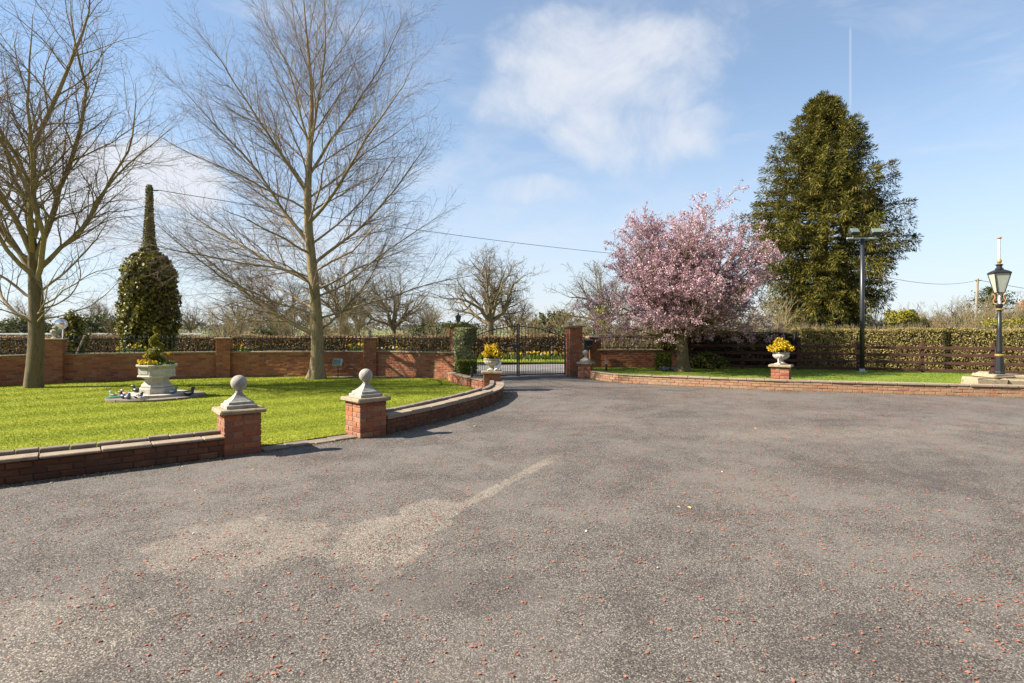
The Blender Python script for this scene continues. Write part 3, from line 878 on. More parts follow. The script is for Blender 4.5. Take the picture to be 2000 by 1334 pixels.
# boundary walls with railings
def tall_wall(label, pts, courses=11, rail_label=None, zbase=0.0):
    path = Path(pts)
    p0, _ = path.at(0)
    w = thing('garden_wall', label, 'wall', (p0.x, p0.y, 0))
    H = courses * 0.075 + zbase
    V, F = strip(path, 0, path.L, 0.008, 0.22, -0.03, H + 0.003)
    py_obj('mortar', V, F, MORTAR, w, world=True)
    wall_bricks(w, path, 0, path.L, zbase, courses)
    coping(w, path, 0, path.L, -0.025, 0.245, H + 0.005, H + 0.05, 0.6, STONE)
    if rail_label:
        r = thing('iron_railing', rail_label, 'railing', (p0.x, p0.y, H + 0.05))
        for z0, z1 in ((0.05, 0.075), (0.40, 0.425)):
            V, F = strip(path, 0, path.L, 0.095, 0.125, H + 0.05 + z0, H + 0.05 + z1)
            py_obj('rail', V, F, BLACK, r, world=True)
        bm_ = MB().lathe([(0.009, -0.004), (0.009, 0.455), (0.02, 0.47), (0.004, 0.53)], 5)
        me = bpy.data.meshes.new('bar'); me.from_pydata(bm_.V, [], bm_.F); me.materials.append(BLACK)
        n = int(path.L / 0.125)
        for i in range(n):
            q = path.off((i + 0.5) * path.L / n, 0.11)
            o = bpy.data.objects.new('bar', me); COL.objects.link(o)
            o.parent = r
            o.location = (q.x - p0.x, q.y - p0.y, 0)
    return path

tall_wall('far end of the brick boundary wall, in the shade behind the thick-trunked tree', [(-18.2, 12.2), (-16.2, 14.0), (-13.7, 16.7)], 11, 'black railing on the wall at the outer edge behind the thick-trunked tree')
tall_wall('shaded brick wall panel behind the round planter', [(-13.4, 16.86), (-9.55, 18.55)], 11, 'black spear railing above the wall behind the round planter')
tall_wall('shaded brick wall panel behind the middle tree trunk', [(-9.32, 18.62), (-4.88, 18.93)], 11, 'black spear railing above the wall behind the middle tree trunk')
tall_wall('sunlit orange brick wall panel marked by tree shadows', [(-4.64, 19.0), (-3.2, 18.62), (-1.85, 18.0)], 11, 'black spear railing above the sunlit wall panel next to the ivy pillar')
tall_wall('dark brick wall panel behind the blossom tree and the grass bank', [(3.1, 20.57), (6.3, 20.5)], 11, 'black spear railing above the wall near the blossom tree')

# stone threshold between the ball pillars
ths = thing('stone_threshold', 'worn flush paving strip between the two ball pillars', 'paving', (-3.3, 7.55, 0))
PT = Path([(-3.30, 7.56), (-2.30, 8.50)])
coping(ths, PT, 0, PT.L, 0.0, 0.27, -0.02, 0.022, 0.33, SLAB, 'paving_stone', 0.004)
# paved strip at the foot of the wall
pst = thing('wall_foot_paving', 'pale paving strip at the wall foot beside the floodlight', 'paving', (-6.0, 18.5, 0))
coping(pst, Path([(-5.9, 18.45), (-3.3, 18.35)]), 0, 2.6, 0, 0.25, -0.02, 0.055, 0.45, SLAB, 'paving_stone')

# ------------------------------------------------------------------ iron gates
def gate_leaf(label, a, b, rise_at_b):
    """leaf from hinge a to meeting stile b"""
    ax, ay = a; bx, by = b
    L = math.hypot(bx - ax, by - ay)
    g = thing('iron_gate', label, 'gate', (ax, ay, 0), math.atan2(by - ay, bx - ax))
    def top(t):
        return 1.40 + 0.42 * (1 - (1 - t) ** 2)
    for z in (0.06, 0.42, 1.05):
        MB().box(0, L, -0.012, 0.012, z, z + 0.035).build('rail', BLACK, g)
    pts = [(L * i / 12, 0, top(i / 12) - 0.13) for i in range(13)]
    MB().tube(pts, 0.016, 6).build('arched_rail', BLACK, g)
    for x, h in ((0.02, 1.42), (L - 0.02, 1.78)):
        MB().box(x - 0.02, x + 0.02, -0.02, 0.02, 0.03, h).build('stile', BLACK, g)
    n = 13
    for i in range(n):
        x = 0.06 + (L - 0.12) * (i + 0.5) / n
        h = top(x / L)
        MB().lathe([(0.009, 0.06), (0.009, h - 0.07), (0.019, h - 0.055), (0.003, h + 0.01)], 6, (x, 0, 0)).build('bar', BLACK, g)
        x2 = x + (L - 0.12) / n / 2
        if i < n - 1:
            MB().lathe([(0.008, 0.06), (0.008, 0.50), (0.015, 0.51), (0.003, 0.56)], 6, (x2, 0, 0)).build('dog_bar', BLACK, g)
    if not rise_at_b:
        pass
    return g
hx0, hy0 = GL[0] + 0.32 * math.cos(R(19)), GL[1] + 0.32 * math.sin(R(19)) + 0.02
hx1, hy1 = GR[0] - 0.30 * math.cos(R(19)), GR[1] - 0.30 * math.sin(R(19)) + 0.02
mx_, my_ = (hx0 + hx1) / 2, (hy0 + hy1) / 2
gd = (0.012 * math.cos(R(19)), 0.012 * math.sin(R(19)))
g1 = gate_leaf('black iron gate leaf partly hidden behind the flower urn', (hx0, hy0), (mx_ - gd[0], my_ - gd[1]), True)
g2 = gate_leaf('black iron gate leaf hinged on the bare red pillar', (hx1, hy1), (mx_ + gd[0], my_ + gd[1]), True)
lk = MB().box(0, 0, 0, 0, 0, 0)
lk = MB().box(-0.13, 0.13, -0.03, 0.03, 0, 0.12).build('lock_box', BLACK, g1)
lk.location = (math.hypot(mx_ - hx0, my_ - hy0) - 0.08, -0.03, 0.98)

# ------------------------------------------------------------------ small lanterns on the pillars
def pillar_lantern(label, x, y, z, s=1.0, glass=DGLASS):
    l = thing('lantern', label, 'lantern', (x, y, z))
    MB().lathe([(0.07 * s, 0), (0.07 * s, 0.015 * s), (0.025 * s, 0.03 * s), (0.022 * s, 0.09 * s), (0.05 * s, 0.11 * s)], 10).build('stem', BLACK, l)
    MB().lathe([(0.05 * s, 0.112 * s), (0.088 * s, 0.275 * s)], 6).build('glass', glass, l)
    for j in range(6):
        a = j * math.pi / 3
        MB().tube([(0.053 * s * math.cos(a), 0.053 * s * math.sin(a), 0.11 * s), (0.092 * s * math.cos(a), 0.092 * s * math.sin(a), 0.28 * s)], 0.006 * s, 5).build('frame_rib', BLACK, l)
    MB().lathe([(0.115 * s, 0.278 * s), (0.105 * s, 0.292 * s), (0.05 * s, 0.335 * s), (0.022 * s, 0.35 * s), (0.03 * s, 0.372 * s), (0.012 * s, 0.395 * s), (0.004 * s, 0.425 * s)], 6).build('cap', BLACK, l)
    return l
pillar_lantern('black lantern on the ivy-clad gate pillar', GL[0], GL[1], pg1['top'], 1.0)
pillar_lantern('small lantern on the wall pillar between the planter and the middle tree', BP[1][0], BP[1][1], BPO[1]['top'], 0.62, GLASSY)
pillar_lantern('small lantern on the wall pillar next to the sunlit wall', BP[2][0], BP[2][1], BPO[2]['top'], 0.62, GLASSY)
pillar_lantern('small lantern on the wall pillar behind the bare gate pillar', BP[3][0], BP[3][1], BPO[3]['top'], 0.66, GLASSY)
orn = thing('stone_ornament', 'weathered carved ornament on the wall pillar behind the thick-trunked tree', 'ornament', (BP[0][0] + 0.02, BP[0][1], BPO[0]['top']))
MB().lathe([(0.10, 0), (0.10, 0.03), (0.05, 0.05), (0.08, 0.10), (0.13, 0.18), (0.12, 0.24), (0.05, 0.27), (0.09, 0.32), (0.02, 0.38)], 8).build('body', CAST, orn)

# ------------------------------------------------------------------ urns and flowers
def urn(label, x, y, z, rot=0.0):
    u = thing('stone_urn', label, 'urn', (x, y, z), rot)
    me = chamfer_mesh('foot', 0.24, 0.24, 0.03, 0.006); link('foot', me, PALE, u, (0, 0, 0.0155))
    MB().lathe([(0.115, 0.031), (0.105, 0.05), (0.06, 0.075), (0.05, 0.10), (0.075, 0.125)], 20).build('stem', PALE, u, smooth_=True)
    prof = [(0.075, 0.126), (0.13, 0.15), (0.18, 0.19), (0.205, 0.235), (0.205, 0.265), (0.185, 0.285)]
    MB().lathe(prof, 96, rib=lambda i, a: (0.055 * abs(math.sin(a * 8)) - 0.03) if i in (1, 2, 3) else 0.0).build('bowl', PALE, u, smooth_=True)
    MB().lathe([(0.185, 0.286), (0.21, 0.30), (0.215, 0.325), (0.19, 0.33), (0.17, 0.30)], 28, cap=False).build('rim', PALE, u, smooth_=True)
    MB().lathe([(0.172, 0.302), (0.05, 0.318), (0.002, 0.32)], 16, cap=False).build('soil', SOIL, u)
    return u

def flower_bush(label, x, y, z, rx, rz, n, seed, fl=YFLOW):
    rg = np.random.default_rng(seed)
    b = thing('flowering_plant', label, 'plant', (x, y, z))
    d = rg.normal(size=(n, 3)); d[:, 2] = np.abs(d[:, 2]) * 1.1 - 0.15
    d /= np.linalg.norm(d, axis=1, keepdims=True)
    r = rg.uniform(0.72, 1.04, n)[:, None]
    lump = (1 + 0.16 * np.sin(d[:, :1] * 7 + seed) + 0.12 * np.sin(d[:, 1:2] * 9 + 2) + 0.1 * np.sin(d[:, 2:3] * 8))
    C = d * r * lump * np.array([rx, rx, rz]) + np.array([0, 0, rz * 0.25])
    V, F = leaf_quads(C, 0.052, rg, 0.85, nrm=d, spread=0.9)
    np_obj('flowers', V, F, fl, b, kind='stuff')
    m = int(n * 1.2)
    d2 = rg.normal(size=(m, 3)); d2[:, 2] = np.abs(d2[:, 2]) - 0.1; d2 /= np.linalg.norm(d2, axis=1, keepdims=True)
    C = d2 * rg.uniform(0.2, 0.85, m)[:, None] * np.array([rx, rx, rz]) + np.array([0, 0, rz * 0.2])
    V, F = leaf_quads(C, 0.09, rg, 0.4)
    np_obj('leaves', V, F, GREENL, b, kind='stuff')
    acc = Acc()
    for i in range(30):
        q = d2[i] * np.array([rx, rx, rz]) * 0.8
        acc.add([(0, 0, -0.03), (q[0] * 0.4, q[1] * 0.4, q[2] * 0.5), (q[0], q[1], q[2] + rz * 0.2)], [0.006, 0.005, 0.003], 4)
    acc.build('stems', TWIG, b)
    return b
urn('fluted stone urn holding yellow flowers in front of the gate', UL[0], UL[1], pu1['top'], 0.1)
flower_bush('yellow flowers spilling from the urn in front of the gate', UL[0], UL[1], pu1['top'] + 0.33, 0.25, 0.27, 1100, 5)
urn('fluted stone urn holding yellow flowers on the far low wall', UR[0], UR[1], pu2['top'], 0.4)
flower_bush('yellow flowers spilling from the urn beside the bank lawn', UR[0] - 0.02, UR[1], pu2['top'] + 0.33, 0.27, 0.25, 1050, 9)

# ------------------------------------------------------------------ birds and figurines
def bird(name, label, x, y, z, rot, s, mat, beak=COPPER, pose='sit', mat2=None):
    if pose != 'dove': s *= 0.72
    b = thing(name, label, 'figurine', (x, y, z), rot)
    if pose == 'dove':     # tail low behind, chest up
        pts = [(-0.17, 0, 0.02), (-0.11, 0, 0.06), (-0.05, 0, 0.10), (0.0, 0, 0.15), (0.03, 0, 0.20), (0.05, 0, 0.245), (0.07, 0, 0.265), (0.085, 0, 0.268)]
        rad = [0.012, 0.03, 0.05, 0.055, 0.042, 0.032, 0.026, 0.006]
        bk = [(0.085, 0, 0.268), (0.11, 0, 0.262)]
    else:                  # duck
        pts = [(-0.14, 0, 0.095), (-0.11, 0, 0.085), (-0.06, 0, 0.075), (0.01, 0, 0.075), (0.06, 0, 0.095), (0.075, 0, 0.14), (0.08, 0, 0.18), (0.10, 0, 0.205), (0.135, 0, 0.205)]
        rad = [0.008, 0.04, 0.066, 0.074, 0.064, 0.044, 0.04, 0.044, 0.01]
        bk = [(0.135, 0, 0.222), (0.19, 0, 0.214)]
    S = lambda P: [(p[0] * s, p[1] * s, p[2] * s) for p in P]
    MB().tube(S(pts), [r * s for r in rad], 12).build('body', mat, b, smooth_=True)
    MB().tube(S(bk), [0.014 * s, 0.004 * s], 6).build('beak', beak, b)
    if pose != 'dove':
        for sg in (-1, 1):
            MB().tube(S([(-0.11, sg * 0.045, 0.10), (-0.03, sg * 0.066, 0.085), (0.05, sg * 0.06, 0.10)]), [0.006 * s, 0.024 * s, 0.01 * s], 8).build('wing', mat2 or mat, b, smooth_=True)
    else:
        for sg in (-1, 1):
            MB().tube(S([(-0.14, sg * 0.03, 0.05), (-0.04, sg * 0.05, 0.13), (0.02, sg * 0.045, 0.17)]), [0.006 * s, 0.022 * s, 0.01 * s], 8).build('wing', mat2 or mat, b, smooth_=True)
    return b
bird('dove_figurine', 'white dove ornament perched beside the urn in front of the gate', UL[0] + 0.19, UL[1] - 0.08, pu1['top'], R(40), 0.95, WHITE, pose='dove')
bird('dove_figurine', 'small white bird ornament beside the urn on the far low wall', UR[0] - 0.13, UR[1] - 0.16, pu2['top'], R(-140), 0.62, WHITE, pose='dove')

# ------------------------------------------------------------------ round planter on its paved base
PX, PY = -8.3, 13.3
plinth = thing('paved_plinth', 'two-tier round paving under the stone planter on the lawn', 'plinth', (PX, PY, 0.03))
for j in range(10):
    a0, a1 = 2 * math.pi * j / 10 + 0.012, 2 * math.pi * (j + 1) / 10 - 0.012
    for (r0, r1, z0, z1, nm) in ((0.50, 1.0, -0.02, 0.045, 'paving_stone'), (0.02, 0.66, 0.0, 0.10, 'step_stone')):
        if nm == 'step_stone' and j % 2: continue
        b1_ = a1 if nm == 'paving_stone' else 2 * math.pi * (j + 2) / 10 - 0.012
        n = 4
        V = []
        for i in range(n + 1):
            a = a0 + (b1_ - a0) * i / n
            for r, z in ((r0, z0), (r1, z0), (r1, z1), (r0, z1)):
                V.append((r * math.cos(a), r * math.sin(a), z))
        F = []
        for i in range(n):
            for q in range(4):
                F.append((i * 4 + q, (i + 1) * 4 + q, (i + 1) * 4 + (q + 1) % 4, i * 4 + (q + 1) % 4))
        F += [(3, 2, 1, 0), (n * 4, n * 4 + 1, n * 4 + 2, n * 4 + 3)]
        py_obj(nm, V, F, SLAB if nm == 'paving_stone' else PALE, plinth)
planter = thing('stone_planter', 'eight-sided pale stone planter on the lawn holding a clipped spiral', 'planter', (PX, PY, 0.13), R(10))
planter.scale = (0.93, 0.93, 1.0)
MB().lathe([(0.40, 0), (0.40, 0.11), (0.385, 0.13), (0.33, 0.15)], 8).build('base', PALE, planter)
MB().lathe([(0.37, 0.151), (0.36, 0.19), (0.30, 0.24), (0.275, 0.29), (0.28, 0.34), (0.33, 0.37), (0.38, 0.385)], 8).build('neck', PALE, planter)
MB().lathe([(0.44, 0.386), (0.45, 0.40), (0.42, 0.425), (0.415, 0.60), (0.44, 0.615)], 8).build('bowl', PALE, planter)
MB().lathe([(0.46, 0.616), (0.48, 0.635), (0.48, 0.66), (0.43, 0.668), (0.41, 0.63)], 8, cap=False).build('rim', PALE, planter)
for j in range(8):
    a = (j + 0.5) * math.pi / 4
    r = 0.418 * math.cos(math.pi / 8)
    o = link('relief_panel', chamfer_mesh('relief_panel', 0.23, 0.02, 0.12, 0.006), PALE, planter, (r * math.cos(a), r * math.sin(a), 0.512), a + math.pi / 2)
MB().lathe([(0.42, 0.635), (0.2, 0.65), (0.002, 0.655)], 8, cap=False).build('soil', SOIL, planter)

topi = thing('spiral_topiary', 'golden green clipped spiral bush growing in the stone planter', 'topiary', (PX - 0.03, PY, 0.77))
rg = np.random.default_rng(31)
t = rg.random(6500) ** 0.8
ang = t * 2 * math.pi * 2.6
Rr = 0.11 * (1 - t) ** 0.9 + 0.015
cr = 0.11 * (1 - t) ** 0.8 + 0.03
cen = np.stack([Rr * np.cos(ang), Rr * np.sin(ang), 0.08 + t * 0.80], 1)
d = rg.normal(size=(6500, 3)); d /= np.linalg.norm(d, axis=1, keepdims=True)
V, F = leaf_quads(cen + d * (cr * rg.uniform(0.75, 1.05, 6500))[:, None], 0.035, rg, 0.55, nrm=d, spread=0.8)
np_obj('foliage', V, F, YEW, topi, kind='stuff')
MB().tube([(0, 0, -0.12), (0, 0, 0.4), (0, 0, 0.8)], [0.03, 0.025, 0.01], 6).build('trunk', BARK2, topi)
pts = []
for i in range(21):
    q = i / 20 * 0.95
    pts.append(((0.11 * (1 - q) ** 0.9 + 0.015) * math.cos(q * 2 * math.pi * 2.6), (0.11 * (1 - q) ** 0.9 + 0.015) * math.sin(q * 2 * math.pi * 2.6), 0.08 + q * 0.80))
MB().tube(pts, [0.085 * (1 - i / 21) ** 0.8 + 0.012 for i in range(21)], 8).build('inner_twigs', CEDAR, topi)
pan = thing('flowering_plant', 'yellow pansies edging the stone planter', 'plant', (PX, PY, 0.78))
C = np.array([(0.36 * math.cos(a) , 0.36 * math.sin(a), 0.03 + 0.1 * rg.random()) for a in rg.uniform(2.4, 5.2, 26)] + [(0.33, -0.1, 0.28), (0.3, -0.05, 0.26), (-0.2, -0.1, 0.24), (-0.22, -0.12, 0.2)])
C = np.repeat(C, 4, axis=0) + rg.normal(size=(len(C) * 4, 3)) * 0.012
V, F = leaf_quads(C, 0.055, rg, 0.9); np_obj('flowers', V, F, YFLOW, pan, kind='stuff')
a = rg.uniform(0, 6.28, 420); q = rg.uniform(0.2, 0.38, 420)
V, F = leaf_quads(np.stack([q * np.cos(a), q * np.sin(a), rg.uniform(-0.04, 0.06, 420)], 1), 0.09, rg, 0.35, along=np.array([[0, 0, 1.0]]), aspread=0.6)
np_obj('leaves', V, F, GREENL, pan, kind='stuff')

ZP = 0.075
bird('duck_figurine', 'pink and cream bird ornament at the outer end of the planter paving', PX - 0.72, PY - 0.42, ZP, R(200), 0.9, C_CREAM, C_PINK, mat2=C_PINK)
bird('duck_figurine', 'second pinkish bird ornament behind the cream one on the planter paving', PX - 0.62, PY - 0.22, ZP, R(160), 0.95, C_PINK, C_CREAM, mat2=C_CREAM)
gb = thing('green_base', 'flat green ornament base under the pink birds', 'ornament', (PX - 0.68, PY - 0.50, ZP)); MB().lathe([(0.15, 0), (0.15, 0.02), (0.12, 0.03)], 14).build('disc', C_GREEN, gb)
bird('duck_figurine', 'dark duck ornament in front of the planter, head low', PX - 0.32, PY - 0.68, ZP, R(170), 1.0, C_DARK, GOLD, mat2=C_BLUE)
bird('duck_figurine', 'slate blue duck ornament in front of the planter', PX - 0.14, PY - 0.80, ZP, R(-30), 0.95, C_BLUE, GOLD, mat2=C_CREAM)
bird('duck_figurine', 'dark duck with cream wings, nearest to the middle of the planter front', PX + 0.06, PY - 0.74, ZP, R(20), 0.95, C_DARK, GOLD, mat2=C_CREAM)
bird('duck_figurine', 'cream duck ornament lying at the front of the planter', PX + 0.17, PY - 0.84, ZP, R(195), 0.8, C_CREAM, GOLD, mat2=C_BLUE)
bird('duck_figurine', 'black duck ornament on the step at the shaded flank of the planter', PX - 0.50, PY + 0.02, 0.13, R(170), 1.05, C_DARK, GOLD)
bird('duck_figurine', 'blue and white duck ornament by the planter on the tree side', PX + 0.50, PY - 0.2, 0.13, R(10), 0.95, C_BLUE, GOLD, mat2=C_CREAM)
bird('duck_figurine', 'dark duck ornament at the shadow end of the planter paving', PX + 0.82, PY - 0.12, ZP, R(30), 1.2, C_DARK, GOLD, mat2=C_CREAM)

# ------------------------------------------------------------------ floodlight box on the wall
fl = thing('floodlight', 'pale green floodlight on a short stand before the brick wall', 'floodlight', (-5.62, 18.35, 0.03), R(-10))
o = link('housing', chamfer_mesh('housing', 0.31, 0.10, 0.23, 0.012), GREYM, fl, (0, 0, 0.5)); o.rotation_euler = (R(-20), 0, 0)
o2 = link('glass', chamfer_mesh('glass', 0.25, 0.012, 0.17, 0.004), FLOODG, o, (0, -0.055, 0))
MB().tube([(0, 0.02, 0), (0, 0.02, 0.40)], 0.014, 8).build('stand', BLACK, fl)
MB().tube([(-0.17, 0, 0.5), (-0.17, 0.02, 0.38), (0.17, 0.02, 0.38), (0.17, 0, 0.5)], 0.01, 6).build('bracket', BLACK, fl)

# small post lights and gate gear
def post_light(label, x, y, z, h, mat=BLACK, top=BLACK, w=0.035):
    p = thing('post_light', label, 'bollard', (x, y, z))
    MB().lathe([(w, 0), (w, h * 0.7)], 10).build('post', mat, p)
    MB().lathe([(w * 0.85, h * 0.7), (w * 0.85, h * 0.93)], 10).build('lens', top, p)
    MB().lathe([(w * 1.15, h * 0.93), (w * 1.0, h * 0.98), (w * 0.3, h)], 10).build('cap', mat, p)
post_light('short black post light on the low wall below the box bush', -1.12, 15.9, 0.26, 0.30)
post_light('small black garden light on the bank near the small ball pillar', 3.15, 19.0, 0.21, 0.32, BLACK, GREYM)
kp = thing('gate_intercom', 'slim pale grey intercom post at the foot of the bare gate pillar', 'intercom', (2.28, 18.95, 0))
MB().box(-0.05, 0.05, -0.04, 0.04, 0, 0.22).build('foot', BLACK, kp)
MB().box(-0.045, 0.045, -0.035, 0.035, 0.221, 0.5).build('housing', GREYM, kp)
mb = thing('letter_box', 'black letter box between the gate pillar and the lantern pillar', 'letter box', (2.72, 20.35, 0.85))
MB().box(-0.15, 0.15, -0.08, 0.08, 0, 0.34).build('box', BLACK, mb)
MB().add([(-0.18, -0.11, 0.341), (0.18, -0.11, 0.341), (0.18, 0.1, 0.341), (-0.18, 0.1, 0.341), (-0.16, 0, 0.40), (0.16, 0, 0.40)], [(3, 2, 1, 0), (0, 1, 5, 4), (2, 3, 4, 5), (0, 4, 3), (1, 2, 5)]).build('lid', BLACK, mb)
MB().box(-0.03, 0.03, -0.03, 0.03, -0.85, -0.001).build('post', BLACK, mb)

# ------------------------------------------------------------------ gas-style street lamp on stone base
LX, LY = 12.25, 14.3
rock = thing('sandstone_rock', 'rough sandstone slabs under the ornate lamp post', 'rock', (LX, LY, 0.215))
for (x, y, z, sx, sy, sz, rz, sd) in ((-0.38, 0.0, 0.08, 0.72, 0.62, 0.22, -0.1, 1), (0.42, -0.12, 0.07, 0.80, 0.62, 0.2, -0.3, 2), (-0.12, 0.05, 0.225, 0.66, 0.6, 0.09, 0.3, 3), (0.42, 0.1, 0.22, 0.5, 0.5, 0.1, -0.3, 4), (-0.2, 0.25, 0.24, 0.3, 0.3, 0.14, 0.7, 5)):
    me = chamfer_mesh('slab', sx, sy, sz, 0.035, 0.022, sd)
    link('slab', me, STONE, rock, (x, y, z), rz)
lamp = thing('street_lamp', 'ornate black and gold lamp post with tapered glass lantern on stone base', 'lamp', (LX, LY, 0.485))
lamp.scale = (0.72, 0.72, 0.9)
MB().lathe([(0.16, 0.0), (0.16, 0.05), (0.135, 0.08), (0.13, 0.3), (0.115, 0.50)], 12).build('plinth', BLACK, lamp)
MB().lathe([(0.125, 0.501), (0.135, 0.52), (0.135, 0.545), (0.11, 0.56)], 16).build('gold_band', GOLD, lamp)
MB().lathe([(0.095, 0.561), (0.085, 0.65), (0.072, 1.2), (0.06, 1.78)], 14).build('column', BLACK, lamp, smooth_=True)
MB().lathe([(0.10, 1.781), (0.12, 1.80), (0.12, 1.815), (0.075, 1.83)], 14).build('collar', GOLD, lamp)
MB().lathe([(0.075, 1.831), (0.105, 1.90), (0.11, 1.93), (0.06, 1.96)], 14).build('capital', BLACK, lamp)
MB().lathe([(0.05, 1.961), (0.05, 2.255)], 12).build('white_neck', WHITE, lamp)
for j in range(4):
    a = j * math.pi / 2 + 0.6
    ca, sa = math.cos(a), math.sin(a)
    pts = [(0.06, 1.95), (0.15, 1.98), (0.175, 2.05), (0.13, 2.12), (0.12, 2.19), (0.17, 2.235), (0.22, 2.235)]
    MB().tube([(r * ca, r * sa, z) for r, z in pts], 0.016, 6).build('scroll_bracket', COPPER, lamp)
MB().lathe([(0.15, 2.256), (0.15, 2.28)], 4, phase=0.5).build('lantern_floor', BLACK, lamp)
MB().lathe([(0.145, 2.281), (0.325, 2.80)], 4, phase=0.5).build('lantern_glass', GLASSY, lamp)
for j in range(4):
    a = 0.5 + j * math.pi / 2
    ca, sa = math.cos(a), math.sin(a)
    MB().tube([(0.152 * ca, 0.152 * sa, 2.27), (0.335 * ca, 0.335 * sa, 2.81)], 0.015, 6).build('frame_bar', BLACK, lamp)
MB().lathe([(0.36, 2.801), (0.36, 2.83), (0.28, 2.87), (0.17, 2.905), (0.13, 2.92)], 4, phase=0.5).build('roof', BLACK, lamp)
MB().lathe([(0.12, 2.921), (0.12, 2.95), (0.085, 2.96), (0.08, 3.02), (0.11, 3.04), (0.11, 3.06)], 12).build('vent', BLACK, lamp)
MB().lathe([(0.06, 3.061), (0.08, 3.07), (0.05, 3.085)], 12).build('gold_collar', GOLD, lamp)
MB().lathe([(0.03, 3.086), (0.06, 3.11), (0.075, 3.15), (0.06, 3.19), (0.03, 3.215)], 14).build('gold_ball', GOLD, lamp, smooth_=True)
MB().lathe([(0.042, 3.216), (0.036, 3.78)], 10).build('white_finial', WHITE, lamp)
MB().lathe([(0.06, 3.781), (0.075, 3.80), (0.05, 3.83)], 10).build('finial_cap', COPPER, lamp)

# ------------------------------------------------------------------ tall floodlight pole
FX, FY = 11.45, 18.6
pole = thing('floodlight_pole', 'tall dark steel pole with two floodlights beside the hedge', 'lamp post', (FX, FY, 0.21))
MB().lathe([(0.15, 0), (0.15, 0.02), (0.085, 0.03), (0.085, 0.1)], 14).build('base_plate', GREYM, pole)
MB().lathe([(0.075, 0.03), (0.068, 2.0), (0.058, 4.35)], 14).build('mast', POSTG, pole, smooth_=True)
MB().tube([(-0.50, 0, 4.36), (0.52, 0, 4.36)], 0.03, 8).build('cross_arm', GREYM, pole)
for sx, tw in ((-0.30, 0.1), (0.42, -0.15)):
    hd = link('lamp_head', chamfer_mesh('lamp_head', 0.30, 0.15, 0.21, 0.02), POSTG, pole, (sx, -0.05, 4.56))
    hd.rotation_euler = (R(-38), 0, tw)
    link('glass', chamfer_mesh('glass', 0.26, 0.015, 0.17, 0.004), FLOODG, hd, (0, -0.08, 0))
    MB().tube([(sx, 0, 4.37), (sx, -0.02, 4.48)], 0.022, 6).build('bracket', GREYM, pole)
MB().tube([(0.0, 0, 4.1), (0.09, 0, 3.95), (0.09, 0, 3.8)], 0.01, 5).build('cable_loop', CABLE, pole)
MB().box(-0.02, 0.16, -0.01, 0.01, 3.0, 3.03).build('step_bracket', POSTG, pole)

# ------------------------------------------------------------------ timber fence
fence = thing('rail_fence', 'dark brown four-rail timber fence in front of the long hedge', 'fence', (6.35, 20.45, 0.21))
FP = Path([(6.35, 20.45), (11.4, 19.0), (15.6, 17.2), (19.5, 15.4)])
t = 0.0
while t < FP.L:
    a, dirv = FP.at(t)
    q = a - Vector((6.35, 20.45)) + Vector((-dirv.y, dirv.x)) * 0.06
    o = link('post', chamfer_mesh('post', 0.09, 0.08, 1.0, 0.006), FENCEW, fence, (q.x, q.y, 0.47), math.atan2(dirv.y, dirv.x))
    for i, z in enumerate((0.08, 0.32, 0.56, 0.80)):
        e = min(t + 1.8, FP.L)
        b, _ = FP.at(e)
        m_ = (a + b) / 2 - Vector((6.35, 20.45))
        L = (b - a).length
        if L > 0.1:
            r_ = link('rail', chamfer_mesh('rail', L - 0.006, 0.035, 0.09, 0.005), FENCEW, fence, (m_.x, m_.y, z + brng.gauss(0, 0.006)), math.atan2((b - a).y, (b - a).x))
    t += 1.8

